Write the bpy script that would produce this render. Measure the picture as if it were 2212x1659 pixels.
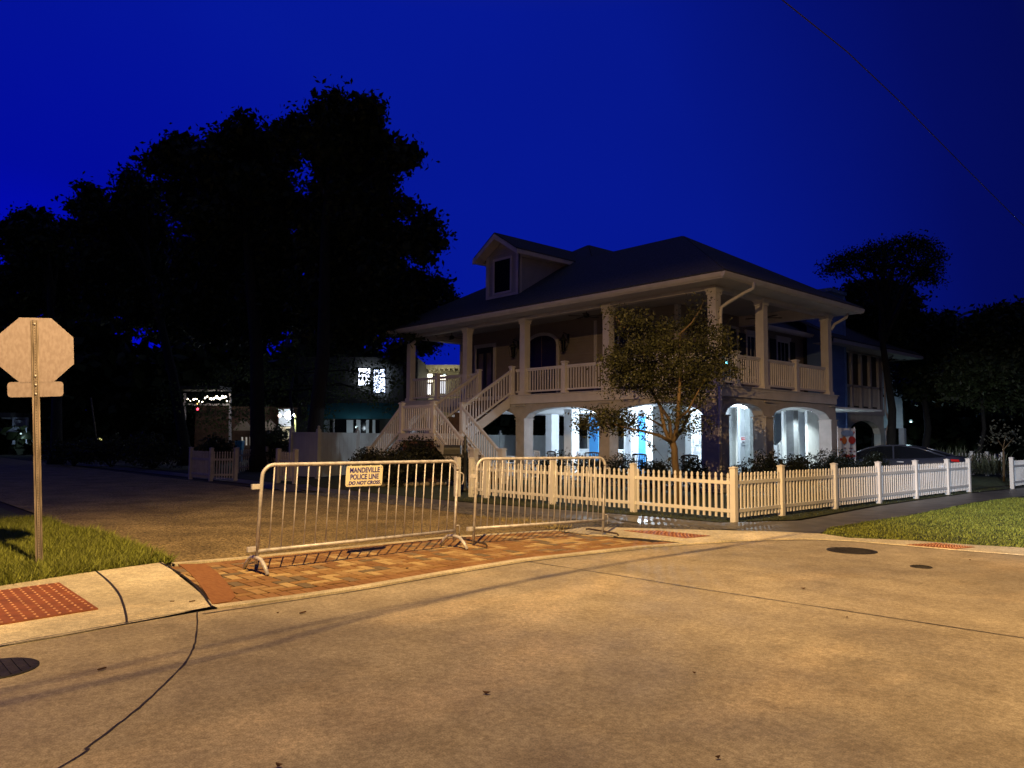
import bpy, bmesh, math, random
import numpy as np
from mathutils import Vector, Matrix
random.seed(7); rng=np.random.default_rng(7)
R=math.radians
for o in list(bpy.data.objects): bpy.data.objects.remove(o)
S=bpy.context.scene; COL=S.collection

# ------------------------------------------------ camera, sky, lamps, exposure
CAM=Vector((12.1043,-18.8776,1.45)); YAW,PIT,ROL,F=.8310,.0712,.0068,1647.19
FW=Vector((-math.sin(YAW)*math.cos(PIT),math.cos(YAW)*math.cos(PIT),math.sin(PIT)))
_r=FW.cross(Vector((0,0,1))).normalized(); _u=_r.cross(FW)
RT=_r*math.cos(ROL)+_u*math.sin(ROL); UP=-_r*math.sin(ROL)+_u*math.cos(ROL)
cd=bpy.data.cameras.new('camera'); cam=bpy.data.objects.new('camera',cd); COL.objects.link(cam)
cd.sensor_width=36; cd.lens=36*F/2212; cd.clip_end=2000; cd.clip_start=.05
cam.matrix_world=Matrix((( RT.x,UP.x,-FW.x,CAM.x),(RT.y,UP.y,-FW.y,CAM.y),(RT.z,UP.z,-FW.z,CAM.z),(0,0,0,1)))
S.camera=cam
S.render.engine='CYCLES'
S.view_settings.view_transform='Standard'; S.view_settings.look='None'
S.view_settings.exposure=0; S.view_settings.gamma=1

W=bpy.data.worlds.new('World'); S.world=W; W.use_nodes=True
nt=W.node_tree; nt.nodes.clear()
def N(t,**k):
    n=nt.nodes.new(t)
    for a,b in k.items(): setattr(n,a,b)
    return n
tc=N('ShaderNodeTexCoord')
dl=N('ShaderNodeVectorMath',operation='DOT_PRODUCT'); nt.links.new(tc.outputs['Generated'],dl.inputs[0])
dl.inputs[1].default_value=(-.99,.13,-.05)
cr=N('ShaderNodeValToRGB'); nt.links.new(dl.outputs['Value'],cr.inputs[0])
e=cr.color_ramp; e.elements[0].position=0; e.elements[0].color=(.014,.016,.045,1)
e.elements[1].position=1; e.elements[1].color=(0,.0015,.60,1)
for p,c in [(.12,(.010,.013,.045,1)),(.30,(.0010,.0032,.085,1)),(.38,(.0012,.0038,.11,1)),(.6,(.0016,.0085,.25,1)),(.82,(.0014,.0088,.30,1)),(.94,(.0006,.0035,.33,1))]:
    q=e.elements.new(p); q.color=c
sx=N('ShaderNodeSeparateXYZ'); nt.links.new(tc.outputs['Generated'],sx.inputs[0])
mr=N('ShaderNodeMapRange'); nt.links.new(sx.outputs['Z'],mr.inputs[0])
mr.inputs[1].default_value=.50; mr.inputs[2].default_value=.85; mr.inputs[3].default_value=1.0; mr.inputs[4].default_value=.0
ns=N('ShaderNodeTexNoise'); ns.inputs['Scale'].default_value=2.2; ns.inputs['Detail'].default_value=3
nt.links.new(tc.outputs['Generated'],ns.inputs[0])
mn=N('ShaderNodeMapRange'); nt.links.new(ns.outputs[0],mn.inputs[0]); mn.inputs[3].default_value=.85; mn.inputs[4].default_value=1.15
mm=N('ShaderNodeMath',operation='MULTIPLY'); nt.links.new(mr.outputs[0],mm.inputs[0]); nt.links.new(mn.outputs[0],mm.inputs[1])
bg=N('ShaderNodeBackground'); nt.links.new(cr.outputs[0],bg.inputs[0]); nt.links.new(mm.outputs[0],bg.inputs[1])
bz=N('ShaderNodeBackground'); bz.inputs[0].default_value=(.025,.031,.088,1)
iv=N('ShaderNodeMath',operation='SUBTRACT'); iv.inputs[0].default_value=1; nt.links.new(mr.outputs[0],iv.inputs[1]); nt.links.new(iv.outputs[0],bz.inputs[1])
ad=N('ShaderNodeAddShader'); nt.links.new(bg.outputs[0],ad.inputs[0]); nt.links.new(bz.outputs[0],ad.inputs[1])
ow=N('ShaderNodeOutputWorld'); nt.links.new(ad.outputs[0],ow.inputs[0])

LAMP=Vector((8.88,-17.25,7.8))          # sodium street lamp above the junction
FLOOD=Vector((15.5,-24.0,6.5))          # white floodlight behind the photographer, on its own pole
def point(name,loc,power,col,rad=.06,parent=None,spot=None,target=None,blend=1):
    l=bpy.data.lights.new(name,'SPOT' if spot else 'POINT'); l.energy=power; l.color=col; l.shadow_soft_size=rad
    if spot: l.spot_size=R(spot); l.spot_blend=blend
    o=bpy.data.objects.new(name,l); COL.objects.link(o)
    if target is not None:
        o.rotation_mode='QUATERNION'; o.rotation_quaternion=(Vector(target)-Vector(loc)).to_track_quat('-Z','Y')
    if parent: o.parent=parent; o.location=Vector(loc)-wloc(parent)
    else: o.location=loc
    return o
def wloc(o):
    v=Vector((0,0,0))
    while o is not None: v+=o.location; o=o.parent
    return v
SODIUM=(1.0,.61,.225); COOL=(.70,.86,1.0)
SLP=point('sodium_lamp_light',LAMP-Vector((0,0,.22)),11000,SODIUM,.018)
def photometry(o,stops):
    l=o.data; l.use_nodes=True; t=l.node_tree; em=[n for n in t.nodes if n.type=='EMISSION'][0]
    c=t.nodes.new('ShaderNodeTexCoord'); s=t.nodes.new('ShaderNodeSeparateXYZ'); t.links.new(c.outputs['Normal'],s.inputs[0])
    m=t.nodes.new('ShaderNodeMapRange'); m.inputs[1].default_value=-1; m.inputs[2].default_value=1; m.inputs[3].default_value=0; m.inputs[4].default_value=1; t.links.new(s.outputs['Z'],m.inputs[0])
    q=t.nodes.new('ShaderNodeValToRGB'); t.links.new(m.outputs[0],q.inputs[0]); e=q.color_ramp
    e.elements[0].position=stops[0][0]; e.elements[0].color=(*[stops[0][1]]*3,1); e.elements[1].position=stops[-1][0]; e.elements[1].color=(*[stops[-1][1]]*3,1)
    for p,v in stops[1:-1]: k=e.elements.new(p); k.color=(v,v,v,1)
    # the luminaire throws less light down the side street (-X)
    f=t.nodes.new('ShaderNodeMapRange'); f.interpolation_type='SMOOTHSTEP'; f.inputs[1].default_value=-.91; f.inputs[2].default_value=-.76; f.inputs[3].default_value=.12; f.inputs[4].default_value=1; t.links.new(s.outputs['X'],f.inputs[0])
    mu=t.nodes.new('ShaderNodeMath'); mu.operation='MULTIPLY'; t.links.new(q.outputs[0],mu.inputs[0]); t.links.new(f.outputs[0],mu.inputs[1]); t.links.new(mu.outputs[0],em.inputs['Strength'])
photometry(SLP,[(0,.13),(.02,.19),(.045,.34),(.08,.50),(.11,.62),(.16,.78),(.21,.95),(.26,1.0),(.33,.92),(.40,.46),(.44,.25),(.460,.18),(.472,.08),(.484,0)])
point('floodlight_light',FLOOD,26000,(.72,.84,1.0),.15,spot=22,target=(5.9,6.5,0.1),blend=1)

# ------------------------------------------------ helpers
def at(px,py,X=None,Y=None,Z=None,D=None):
    """point of the place seen at photograph pixel (2212 wide) on a given plane or at a depth"""
    d=FW*F+RT*(px-1106)+UP*(829.5-py)
    if X is not None: t=(X-CAM.x)/d.x
    elif Y is not None: t=(Y-CAM.y)/d.y
    elif Z is not None: t=(Z-CAM.z)/d.z
    else: t=D/F
    return CAM+d*t
Z0={1:(1500,880,.3617),2:(2200,880,.3617),3:(2800,880,.3617),4:(1300,1400,.3617),5:(2000,1400,.3617),6:(2700,1400,.3617),7:(3232,1000,.3617),8:(3232,1600,.3617),
 'a':(0,1200,.3617),'b':(0,1900,.3617),'c':(650,1350,.3617),'d':(1100,1350,.3617),'e':(900,1750,.4521),'f':(1800,1750,.4521),'g':(0,300,.8137),'h':(0,2000,.9042)}
def zz(n,x,y):
    a,b,s=Z0[n]; return ((a+x*s)/1.82278,(b+y*s)/1.82278)
def zat(n,x,y,**k): return at(*zz(n,x,y),**k)
MATS={}
def mat(name,col,rough=.6,var=.12,scale=6,bump=0,bscale=None,metal=0,col2=None,emit=None,estr=0,spec=.5,stretch=None,detail=5,lo=.35,hi=.65):
    if name in MATS: return MATS[name]
    m=bpy.data.materials.new(name); m.use_nodes=True; t=m.node_tree; b=t.nodes['Principled BSDF']
    b.inputs['Roughness'].default_value=rough; b.inputs['Metallic'].default_value=metal
    b.inputs['Specular IOR Level'].default_value=spec
    c=t.nodes.new('ShaderNodeTexCoord'); mp=t.nodes.new('ShaderNodeMapping'); t.links.new(c.outputs['Object'],mp.inputs[0])
    if stretch: mp.inputs['Scale'].default_value=stretch
    n=t.nodes.new('ShaderNodeTexNoise'); n.inputs['Scale'].default_value=scale; n.inputs['Detail'].default_value=detail
    t.links.new(mp.outputs[0],n.inputs[0])
    r=t.nodes.new('ShaderNodeValToRGB'); t.links.new(n.outputs[0],r.inputs[0])
    if col2 is None: a=[x*(1-var) for x in col]; z=[x*(1+var) for x in col]
    else: a=col; z=col2
    r.color_ramp.elements[0].position=lo; r.color_ramp.elements[1].position=hi
    r.color_ramp.elements[0].color=(*a,1); r.color_ramp.elements[1].color=(*z,1)
    t.links.new(r.outputs[0],b.inputs['Base Color'])
    if bump:
        n2=t.nodes.new('ShaderNodeTexNoise'); n2.inputs['Scale'].default_value=bscale or scale*6; n2.inputs['Detail'].default_value=4
        t.links.new(mp.outputs[0],n2.inputs[0])
        bp=t.nodes.new('ShaderNodeBump'); bp.inputs['Strength'].default_value=bump; bp.inputs['Distance'].default_value=.02
        t.links.new(n2.outputs[0],bp.inputs['Height']); t.links.new(bp.outputs[0],b.inputs['Normal'])
    if emit is not None:
        b.inputs['Emission Color'].default_value=(*emit,1); b.inputs['Emission Strength'].default_value=estr
    MATS[name]=m; m['_c']=1
    return m
def siding(name,col,pitch=.13):
    m=mat(name,col,.62,.06,3)
    t=m.node_tree; b=t.nodes['Principled BSDF']
    c=t.nodes.new('ShaderNodeTexCoord'); s=t.nodes.new('ShaderNodeSeparateXYZ'); t.links.new(c.outputs['Object'],s.inputs[0])
    d=t.nodes.new('ShaderNodeMath'); d.operation='DIVIDE'; d.inputs[1].default_value=pitch; t.links.new(s.outputs['Z'],d.inputs[0])
    f=t.nodes.new('ShaderNodeMath'); f.operation='FRACT'; t.links.new(d.outputs[0],f.inputs[0])
    g=t.nodes.new('ShaderNodeMath'); g.operation='SUBTRACT'; g.inputs[0].default_value=1; t.links.new(f.outputs[0],g.inputs[1])
    bp=t.nodes.new('ShaderNodeBump'); bp.inputs['Strength'].default_value=1; bp.inputs['Distance'].default_value=.03
    t.links.new(g.outputs[0],bp.inputs['Height']); t.links.new(bp.outputs[0],b.inputs['Normal'])
    return m
def tag(o,label=None,cat=None,group=None,kind=None):
    if label: o['label']=label
    if cat: o['category']=cat
    if group: o['group']=group
    if kind: o['kind']=kind
    return o
def thing(name,label,cat,loc=(0,0,0),group=None):
    o=bpy.data.objects.new(name,None); COL.objects.link(o); o.location=loc; o.empty_display_size=.2
    return tag(o,label,cat,group)
class MB:
    def __init__(s): s.v=[]; s.f=[]; s.sm=[]
    def add(s,vs,fs,smooth=False):
        k=len(s.v); s.v+= [tuple(v) for v in vs]; s.f+=[tuple(i+k for i in f) for f in fs]; s.sm+=[smooth]*len(fs); return s
    def box(s,x0,x1,y0,y1,z0,z1):
        return s.add([(x0,y0,z0),(x1,y0,z0),(x1,y1,z0),(x0,y1,z0),(x0,y0,z1),(x1,y0,z1),(x1,y1,z1),(x0,y1,z1)],
            [(0,3,2,1),(4,5,6,7),(0,1,5,4),(1,2,6,5),(2,3,7,6),(3,0,4,7)])
    def cbox(s,c,w,d,h): return s.box(c[0]-w/2,c[0]+w/2,c[1]-d/2,c[1]+d/2,c[2],c[2]+h)
    def beam(s,a,b,w,h,up=(0,0,1)):
        a=Vector(a);b=Vector(b);d=(b-a).normalized();u=Vector(up); r=d.cross(u)
        if r.length<1e-4: r=d.cross(Vector((1,0,0)))
        r.normalize();u=r.cross(d).normalized()
        vs=[p+r*sx*w/2+u*sz*h/2 for p in (a,b) for sx,sz in ((-1,-1),(1,-1),(1,1),(-1,1))]
        return s.add(vs,[(0,1,2,3),(7,6,5,4),(0,4,5,1),(1,5,6,2),(2,6,7,3),(3,7,4,0)])
    def tube(s,pts,r,n=8,cap=True):
        pts=[Vector(p) for p in pts]; rs=r if isinstance(r,(list,tuple)) else [r]*len(pts)
        vs=[];fs=[];u=None
        for i,p in enumerate(pts):
            d=(pts[min(i+1,len(pts)-1)]-pts[max(i-1,0)]).normalized()
            if u is None:
                u=d.cross(Vector((0,0,1)))
                if u.length<.1: u=d.cross(Vector((1,0,0)))
            u=(u-d*u.dot(d)).normalized(); w=d.cross(u)
            for k in range(n):
                a=2*math.pi*k/n; vs.append(p+(u*math.cos(a)+w*math.sin(a))*rs[i])
        for i in range(len(pts)-1):
            for k in range(n): fs.append((i*n+k,i*n+(k+1)%n,(i+1)*n+(k+1)%n,(i+1)*n+k))
        if cap: fs+= [tuple(range(n))[::-1],tuple((len(pts)-1)*n+k for k in range(n))]
        return s.add(vs,fs,True)
    def lathe(s,c,prof,n=12,squash=1):
        vs=[(c[0]+r*math.cos(2*math.pi*k/n),c[1]+squash*r*math.sin(2*math.pi*k/n),c[2]+z) for r,z in prof for k in range(n)]
        m=len(prof);fs=[(i*n+k,i*n+(k+1)%n,(i+1)*n+(k+1)%n,(i+1)*n+k) for i in range(m-1) for k in range(n)]
        fs+=[tuple(range(n))[::-1],tuple((m-1)*n+k for k in range(n))]
        return s.add(vs,fs,True)
    def poly(s,pts,z0,z1=None):
        n=len(pts)
        if z1 is None: return s.add([(p[0],p[1],z0) for p in pts],[tuple(range(n))])
        vs=[(p[0],p[1],z0) for p in pts]+[(p[0],p[1],z1) for p in pts]
        return s.add(vs,[tuple(range(n))[::-1],tuple(range(n,2*n))]+[(i,(i+1)%n,n+(i+1)%n,n+i) for i in range(n)])
    def slab(s,pts,nrm,t):
        """planar polygon pts given thickness t along nrm"""
        nrm=Vector(nrm);n=len(pts);P=[Vector(p) for p in pts]
        return s.add(P+[p+nrm*t for p in P],[tuple(range(n))[::-1],tuple(range(n,2*n))]+[(i,(i+1)%n,n+(i+1)%n,n+i) for i in range(n)])
    def build(s,name,m,parent=None,bevel=0):
        me=bpy.data.meshes.new(name)
        off=wloc(parent) if parent else Vector((0,0,0))
        me.from_pydata([tuple(Vector(v)-off) for v in s.v],[],s.f); me.validate(); me.update()
        if len(me.polygons)==len(s.sm): me.polygons.foreach_set('use_smooth',s.sm)
        bm=bmesh.new(); bm.from_mesh(me); bmesh.ops.recalc_face_normals(bm,faces=bm.faces)
        bm.to_mesh(me); bm.free()
        o=bpy.data.objects.new(name,me); COL.objects.link(o); me.materials.append(m)
        if parent: o.parent=parent
        if bevel:
            b=o.modifiers.new('bevel','BEVEL'); b.width=bevel; b.segments=2; b.limit_method='ANGLE'
        return o
def quads(name,V,m,parent=None,mats=None,midx=None):
    """V: (n,4,3) world coords"""
    n=V.shape[0]; off=np.array(wloc(parent)) if parent else np.zeros(3)
    me=bpy.data.meshes.new(name); me.vertices.add(4*n); me.loops.add(4*n); me.polygons.add(n)
    me.vertices.foreach_set('co',(V.reshape(-1,3)-off).astype(np.float32).ravel())
    me.loops.foreach_set('vertex_index',np.arange(4*n,dtype=np.int32))
    me.polygons.foreach_set('loop_start',np.arange(0,4*n,4,dtype=np.int32))
    try: me.polygons.foreach_set('loop_total',np.full(n,4,dtype=np.int32))
    except Exception: pass
    for mm_ in ([m] if mats is None else mats): me.materials.append(mm_)
    if midx is not None: me.polygons.foreach_set('material_index',midx.astype(np.int32))
    me.update(calc_edges=True); me.validate()
    o=bpy.data.objects.new(name,me); COL.objects.link(o)
    if parent: o.parent=parent
    return o
def leafmat(name,col,var=.45,trans=0):
    if name in MATS: return MATS[name]
    m=bpy.data.materials.new(name); m.use_nodes=True; t=m.node_tree; b=t.nodes['Principled BSDF']
    g=t.nodes.new('ShaderNodeNewGeometry'); r=t.nodes.new('ShaderNodeValToRGB'); t.links.new(g.outputs['Random Per Island'],r.inputs[0])
    r.color_ramp.elements[0].color=(*[x*(1-var) for x in col],1); r.color_ramp.elements[1].color=(*[x*(1+var) for x in col],1)
    t.links.new(r.outputs[0],b.inputs['Base Color']); b.inputs['Roughness'].default_value=.55
    b.inputs['Specular IOR Level'].default_value=.25
    if trans:
        tb=t.nodes.new('ShaderNodeBsdfTranslucent'); t.links.new(r.outputs[0],tb.inputs[0]); mx=t.nodes.new('ShaderNodeMixShader'); mx.inputs[0].default_value=trans
        o_=t.nodes['Material Output']; t.links.new(b.outputs[0],mx.inputs[1]); t.links.new(tb.outputs[0],mx.inputs[2]); t.links.new(mx.outputs[0],o_.inputs[0])
    MATS[name]=m; return m
def leaf_quads(P,size,asp=.5,up=.0):
    n=len(P); a=rng.normal(size=(n,3)); a[:,2]*=(1-up); a/=np.linalg.norm(a,axis=1)[:,None]
    b=rng.normal(size=(n,3)); b-=a*(a*b).sum(1)[:,None]; b/=np.linalg.norm(b,axis=1)[:,None]
    L=size*rng.uniform(.6,1.3,n)[:,None]; a=a*L/2; b=b*L*asp/2
    return np.stack([P-a,P+b-a*.15,P+a,P-b-a*.15],1)
def clump_points(blobs,n,clump=.3,per=22,shell=.55):
    """blobs: (x,y,z,rx,ry,rz)"""
    w=np.array([b[3]*b[4]+b[4]*b[5]+b[3]*b[5] for b in blobs]); w=w/w.sum(); out=[]
    for b,wi in zip(blobs,w):
        k=max(2,int(n*wi/per)); d=rng.normal(size=(k,3)); d/=np.linalg.norm(d,axis=1)[:,None]
        rr=rng.uniform(shell**2,1.05,k)**.5
        c=np.array(b[:3])+d*rr[:,None]*np.array(b[3:6])
        p=np.repeat(c,per,0)+rng.normal(size=(k*per,3))*clump*np.array([1,1,.7]); out.append(p)
    return np.concatenate(out)
def curve_pts(a,b,bend,n=6):
    a=Vector(a);b=Vector(b);out=[]
    for i in range(n+1):
        t=i/n; out.append(a.lerp(b,t)+Vector(bend)*math.sin(math.pi*t)*(1 if i%2 else .9))
    return out

# ------------------------------------------------ materials
M_conc=mat('concrete_road',(.40,.35,.28),.75)
def concrete(name,a,b,spots=True):
    m=bpy.data.materials.new(name); m.use_nodes=True; t=m.node_tree; p=t.nodes['Principled BSDF']; L=t.links
    c=t.nodes.new('ShaderNodeTexCoord')
    def noise(sc,det,lo,hi,st=None,ro=.55):
        mp=t.nodes.new('ShaderNodeMapping'); L.new(c.outputs['Object'],mp.inputs[0])
        if st: mp.inputs['Scale'].default_value=st
        n=t.nodes.new('ShaderNodeTexNoise'); n.inputs['Scale'].default_value=sc; n.inputs['Detail'].default_value=det; n.inputs['Roughness'].default_value=ro
        L.new(mp.outputs[0],n.inputs[0]); r=t.nodes.new('ShaderNodeMapRange'); r.inputs[1].default_value=lo; r.inputs[2].default_value=hi; L.new(n.outputs[0],r.inputs[0]); return r.outputs[0]
    def mix(f,x,y,mode='MIX',fac=1):
        q=t.nodes.new('ShaderNodeMix'); q.data_type='RGBA'; q.blend_type=mode
        if hasattr(f,'links') or not isinstance(f,(int,float)): L.new(f,q.inputs[0])
        else: q.inputs[0].default_value=f
        for v,i in ((x,6),(y,7)):
            if isinstance(v,tuple): q.inputs[i].default_value=(*v,1)
            else: L.new(v,q.inputs[i])
        return q.outputs[2]
    col=mix(noise(.45,8,.36,.64,None,.62),a,b)
    col=mix(noise(.9,7,.52,.66,(1,.5,1),.6),col,mix(1.0,col,(1.38,1.33,1.26),'MULTIPLY'))
    col=mix(noise(2.6,7,.40,.72,None,.7),col,mix(1.0,col,(.68,.66,.62),'MULTIPLY'))
    col=mix(noise(1.2,3,.45,.75,(1,.22,1)),col,mix(1.0,col,(.90,.89,.87),'MULTIPLY'))
    col=mix(noise(45,3,.30,.75),mix(1.0,col,(.88,.87,.85),'MULTIPLY'),col)
    if spots:
        col=mix(noise(9,5,.60,.74,(1,.45,1),.65),col,mix(1.0,col,(.74,.72,.69),'MULTIPLY'))
        col=mix(noise(4,6,.56,.80,None,.7),col,mix(1.0,col,(1.22,1.20,1.16),'MULTIPLY'))
    col=mix(noise(26,5,.38,.66,None,.6),mix(1.0,col,(.80,.79,.77),'MULTIPLY'),mix(1.0,col,(1.14,1.14,1.13),'MULTIPLY'))
    col=mix(noise(120,2,.35,.65),mix(1.0,col,(.72,.71,.68),'MULTIPLY'),mix(1.0,col,(1.2,1.2,1.18),'MULTIPLY'))
    L.new(col,p.inputs['Base Color'])
    rr=t.nodes.new('ShaderNodeMapRange'); rr.inputs[3].default_value=.55; rr.inputs[4].default_value=.85; L.new(noise(.9,4,.3,.7),rr.inputs[0]); L.new(rr.outputs[0],p.inputs['Roughness'])
    n=t.nodes.new('ShaderNodeTexNoise'); n.inputs['Scale'].default_value=60; n.inputs['Detail'].default_value=6; L.new(c.outputs['Object'],n.inputs[0])
    bp=t.nodes.new('ShaderNodeBump'); bp.inputs['Strength'].default_value=.35; bp.inputs['Distance'].default_value=.006; L.new(n.outputs[0],bp.inputs['Height']); L.new(bp.outputs[0],p.inputs['Normal'])
    return m
M_conc=concrete('worn_concrete',(.38,.34,.27),(.58,.52,.41))
M_curb=concrete('curb_concrete',(.66,.62,.49),(.92,.87,.70),False)
M_seam=mat('joint_sealant',(.03,.025,.02),.5,.6,30)
def gravelmat(name,a,b,sc=38,bump=.9):
    m=bpy.data.materials.new(name); m.use_nodes=True; t=m.node_tree; p=t.nodes['Principled BSDF']; L=t.links
    c=t.nodes.new('ShaderNodeTexCoord'); v=t.nodes.new('ShaderNodeTexVoronoi'); v.inputs['Scale'].default_value=sc; L.new(c.outputs['Object'],v.inputs[0])
    r=t.nodes.new('ShaderNodeValToRGB'); s=t.nodes.new('ShaderNodeSeparateColor'); L.new(v.outputs['Color'],s.inputs[0]); L.new(s.outputs[0],r.inputs[0])
    r.color_ramp.elements[0].color=(*a,1); r.color_ramp.elements[1].color=(*b,1)
    n=t.nodes.new('ShaderNodeTexNoise'); n.inputs['Scale'].default_value=1.1; n.inputs['Detail'].default_value=5; L.new(c.outputs['Object'],n.inputs[0])
    mr_=t.nodes.new('ShaderNodeMapRange'); mr_.inputs[1].default_value=.35; mr_.inputs[2].default_value=.65; mr_.inputs[3].default_value=.65; mr_.inputs[4].default_value=1.15; L.new(n.outputs[0],mr_.inputs[0])
    q=t.nodes.new('ShaderNodeVectorMath'); q.operation='SCALE'; L.new(r.outputs[0],q.inputs[0]); L.new(mr_.outputs[0],q.inputs['Scale']); L.new(q.outputs[0],p.inputs['Base Color'])
    p.inputs['Roughness'].default_value=.8; p.inputs['Specular IOR Level'].default_value=.3
    bp=t.nodes.new('ShaderNodeBump'); bp.inputs['Strength'].default_value=bump; bp.inputs['Distance'].default_value=.02; bp.invert=True; L.new(v.outputs['Distance'],bp.inputs['Height']); L.new(bp.outputs[0],p.inputs['Normal'])
    return m
M_asph=gravelmat('weathered_asphalt',(.10,.075,.034),(.46,.36,.18),45)
M_grav=gravelmat('loose_gravel',(.03,.03,.03),(.26,.24,.21),26)
M_soil=mat('soil',(.030,.026,.016),.95,.5,5,.6,40)
M_path=mat('damp_pavement',(.10,.095,.085),.45,.35,2.5,.15,40)
M_turf=mat('turf_soil',(.035,.048,.012),.9,.35,7,.7,60)
M_white=mat('white_vinyl',(.78,.76,.74),.42,.05,2)
M_paint=mat('white_paint',(.70,.67,.68),.5,.06,3)
M_trim=mat('trim_paint',(.64,.61,.62),.5,.06,3)
M_stucco=mat('stucco',(.44,.41,.41),.85,.08,4,.5,70)
M_inwhite=mat('interior_white',(.82,.84,.86),.7,.04,3)
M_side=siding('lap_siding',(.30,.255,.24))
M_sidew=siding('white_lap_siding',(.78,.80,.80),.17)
M_roof=mat('shingle_roof',(.07,.07,.075),.9,.35,18,.5,60)
M_dark=mat('dark_shutter',(.012,.013,.016),.5,.2,4)
M_glass=mat('dark_glass',(.006,.007,.010),.15,.1,3,spec=.3)
M_galv=mat('galvanised_steel',(.42,.42,.47),.45,.0,14,.15,90,metal=.15,col2=(.66,.66,.72),lo=.35,hi=.6)
M_iron=mat('dark_iron',(.02,.02,.02),.5,.3,9)
M_bark=mat('bark',(.008,.007,.006),.9,.4,9,.9,30,stretch=(1,1,.25))
M_mbark=mat('smooth_tan_bark',(.13,.085,.042),.7,.3,6,.4,25,stretch=(1,1,.3))
L_dark=leafmat('dark_foliage',(.022,.032,.012)); L_myr=leafmat('myrtle_foliage',(.040,.042,.016),.6); L_hedge=leafmat('hedge_foliage',(.009,.013,.006))
L_grass=leafmat('grass_blade',(.17,.20,.035),.7); L_lawn=leafmat('lawn_blade',(.22,.255,.045),.45); L_dry=leafmat('dry_grass',(.33,.27,.12),.4)

# ------------------------------------------------ ground
def g(px,py): p=at(px,py,Z=0); return (p.x,p.y)
def sheet(name,pts,z,m,thick=None):
    b=MB(); b.poly(pts,z) if thick is None else b.poly(pts,z-thick,z)
    o=b.build(name,m); o['kind']='structure'; return o
def strip(mb,pts,w,z,w2=None):
    n=len(pts); vs=[]
    for i,p in enumerate(pts):
        a=Vector(pts[max(i-1,0)]);b=Vector(pts[min(i+1,n-1)]);d=(b-a).normalized();q=Vector((-d.y,d.x))
        wi=w*random.uniform(.75,1.25)
        vs+=[(p[0]-q.x*wi/2,p[1]-q.y*wi/2,z),(p[0]+q.x*wi/2,p[1]+q.y*wi/2,z)]
    mb.add(vs,[(2*i,2*i+2,2*i+3,2*i+1) for i in range(n-1)])
sheet('ground',[(-300,-200),(200,-200),(200,300),(-300,300)],-.02,M_soil)
# street of worn asphalt going away to the left
street=[(-90,-10.4),(-10,-9.6),(-5,-9.4),(1.9,-9.3),(3.69,-9.75),(3.69,-10.1),(3.40,-11.5),(3.30,-12.2),(3.25,-14.9),(3.10,-15.75),(-90,-16.0)]
sheet('street',street,.000,M_asph)
# brick crossing: herringbone pavers with a soldier course
near=[(5.776,-9.793),(5.56,-10.6),(5.428,-11.745),(5.342,-12.589),(5.40,-13.4),(5.50,-14.4),(5.557,-14.952),(5.556,-15.6),(5.50,-16.289)]
far=[(3.179,-15.782),(3.23,-15.3),(3.251,-14.926),(3.289,-12.123),(3.709,-10.143),(4.423,-10.167),(5.013,-9.866)]
poly=near+far
sheet('brick_bed',near+far,.004,mat('joint_sand',(.02,.012,.007),.95,.3,20))
def clip(sub,poly):
    def area(P): return sum(P[i][0]*P[(i+1)%len(P)][1]-P[(i+1)%len(P)][0]*P[i][1] for i in range(len(P)))
    if area(poly)<0: poly=poly[::-1]
    out=sub
    for i in range(len(poly)):
        a,b=poly[i],poly[(i+1)%len(poly)]; inp=out; out=[]
        if not inp: return []
        f=lambda p:(b[0]-a[0])*(p[1]-a[1])-(b[1]-a[1])*(p[0]-a[0])
        for j in range(len(inp)):
            p,q=inp[j],inp[(j+1)%len(inp)]; fp,fq=f(p),f(q)
            if fp>=0: out.append(p)
            if fp*fq<0: t=fp/(fp-fq); out.append((p[0]+(q[0]-p[0])*t,p[1]+(q[1]-p[1])*t))
    return out
hull=[(3.30,-15.55),(3.33,-12.123),(3.75,-10.3),(4.40,-10.25),(5.0,-9.95),(5.55,-9.95),(5.38,-10.8),(5.24,-11.8),(5.18,-12.6),(5.33,-14.4),(5.39,-15.0),(5.38,-15.6)]
hullc=[(3.26,-15.90),(3.29,-12.123),(3.70,-10.25),(4.40,-10.2),(5.6,-9.95),(5.6,-16.20)]
M_brick=bpy.data.materials.new('clay_pavers'); M_brick.use_nodes=True
t=M_brick.node_tree; p_=t.nodes['Principled BSDF']; gg=t.nodes.new('ShaderNodeNewGeometry'); rr=t.nodes.new('ShaderNodeValToRGB'); t.links.new(gg.outputs['Random Per Island'],rr.inputs[0])
rr.color_ramp.interpolation='CONSTANT'
cols=[(0,(.30,.165,.06)),(.2,(.34,.20,.075)),(.38,(.26,.14,.052)),(.55,(.52,.38,.18)),(.68,(.40,.26,.115)),(.82,(.19,.145,.085)),(.93,(.23,.17,.10))]
rr.color_ramp.elements[0].color=(*cols[0][1],1); rr.color_ramp.elements[1].position=cols[1][0]; rr.color_ramp.elements[1].color=(*cols[1][1],1)
for p,c in cols[2:]:
    q=rr.color_ramp.elements.new(p); q.color=(*c,1)
tcn=t.nodes.new('ShaderNodeTexCoord'); nn=t.nodes.new('ShaderNodeTexNoise'); nn.inputs['Scale'].default_value=25; nn.inputs['Detail'].default_value=5; t.links.new(tcn.outputs['Object'],nn.inputs[0])
mr2=t.nodes.new('ShaderNodeMapRange'); mr2.inputs[3].default_value=.6; mr2.inputs[4].default_value=1.4; t.links.new(nn.outputs[0],mr2.inputs[0])
vs_=t.nodes.new('ShaderNodeVectorMath'); vs_.operation='SCALE'; t.links.new(rr.outputs[0],vs_.inputs[0]); t.links.new(mr2.outputs[0],vs_.inputs['Scale']); t.links.new(vs_.outputs[0],p_.inputs['Base Color'])
p_.inputs['Roughness'].default_value=.75
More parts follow.
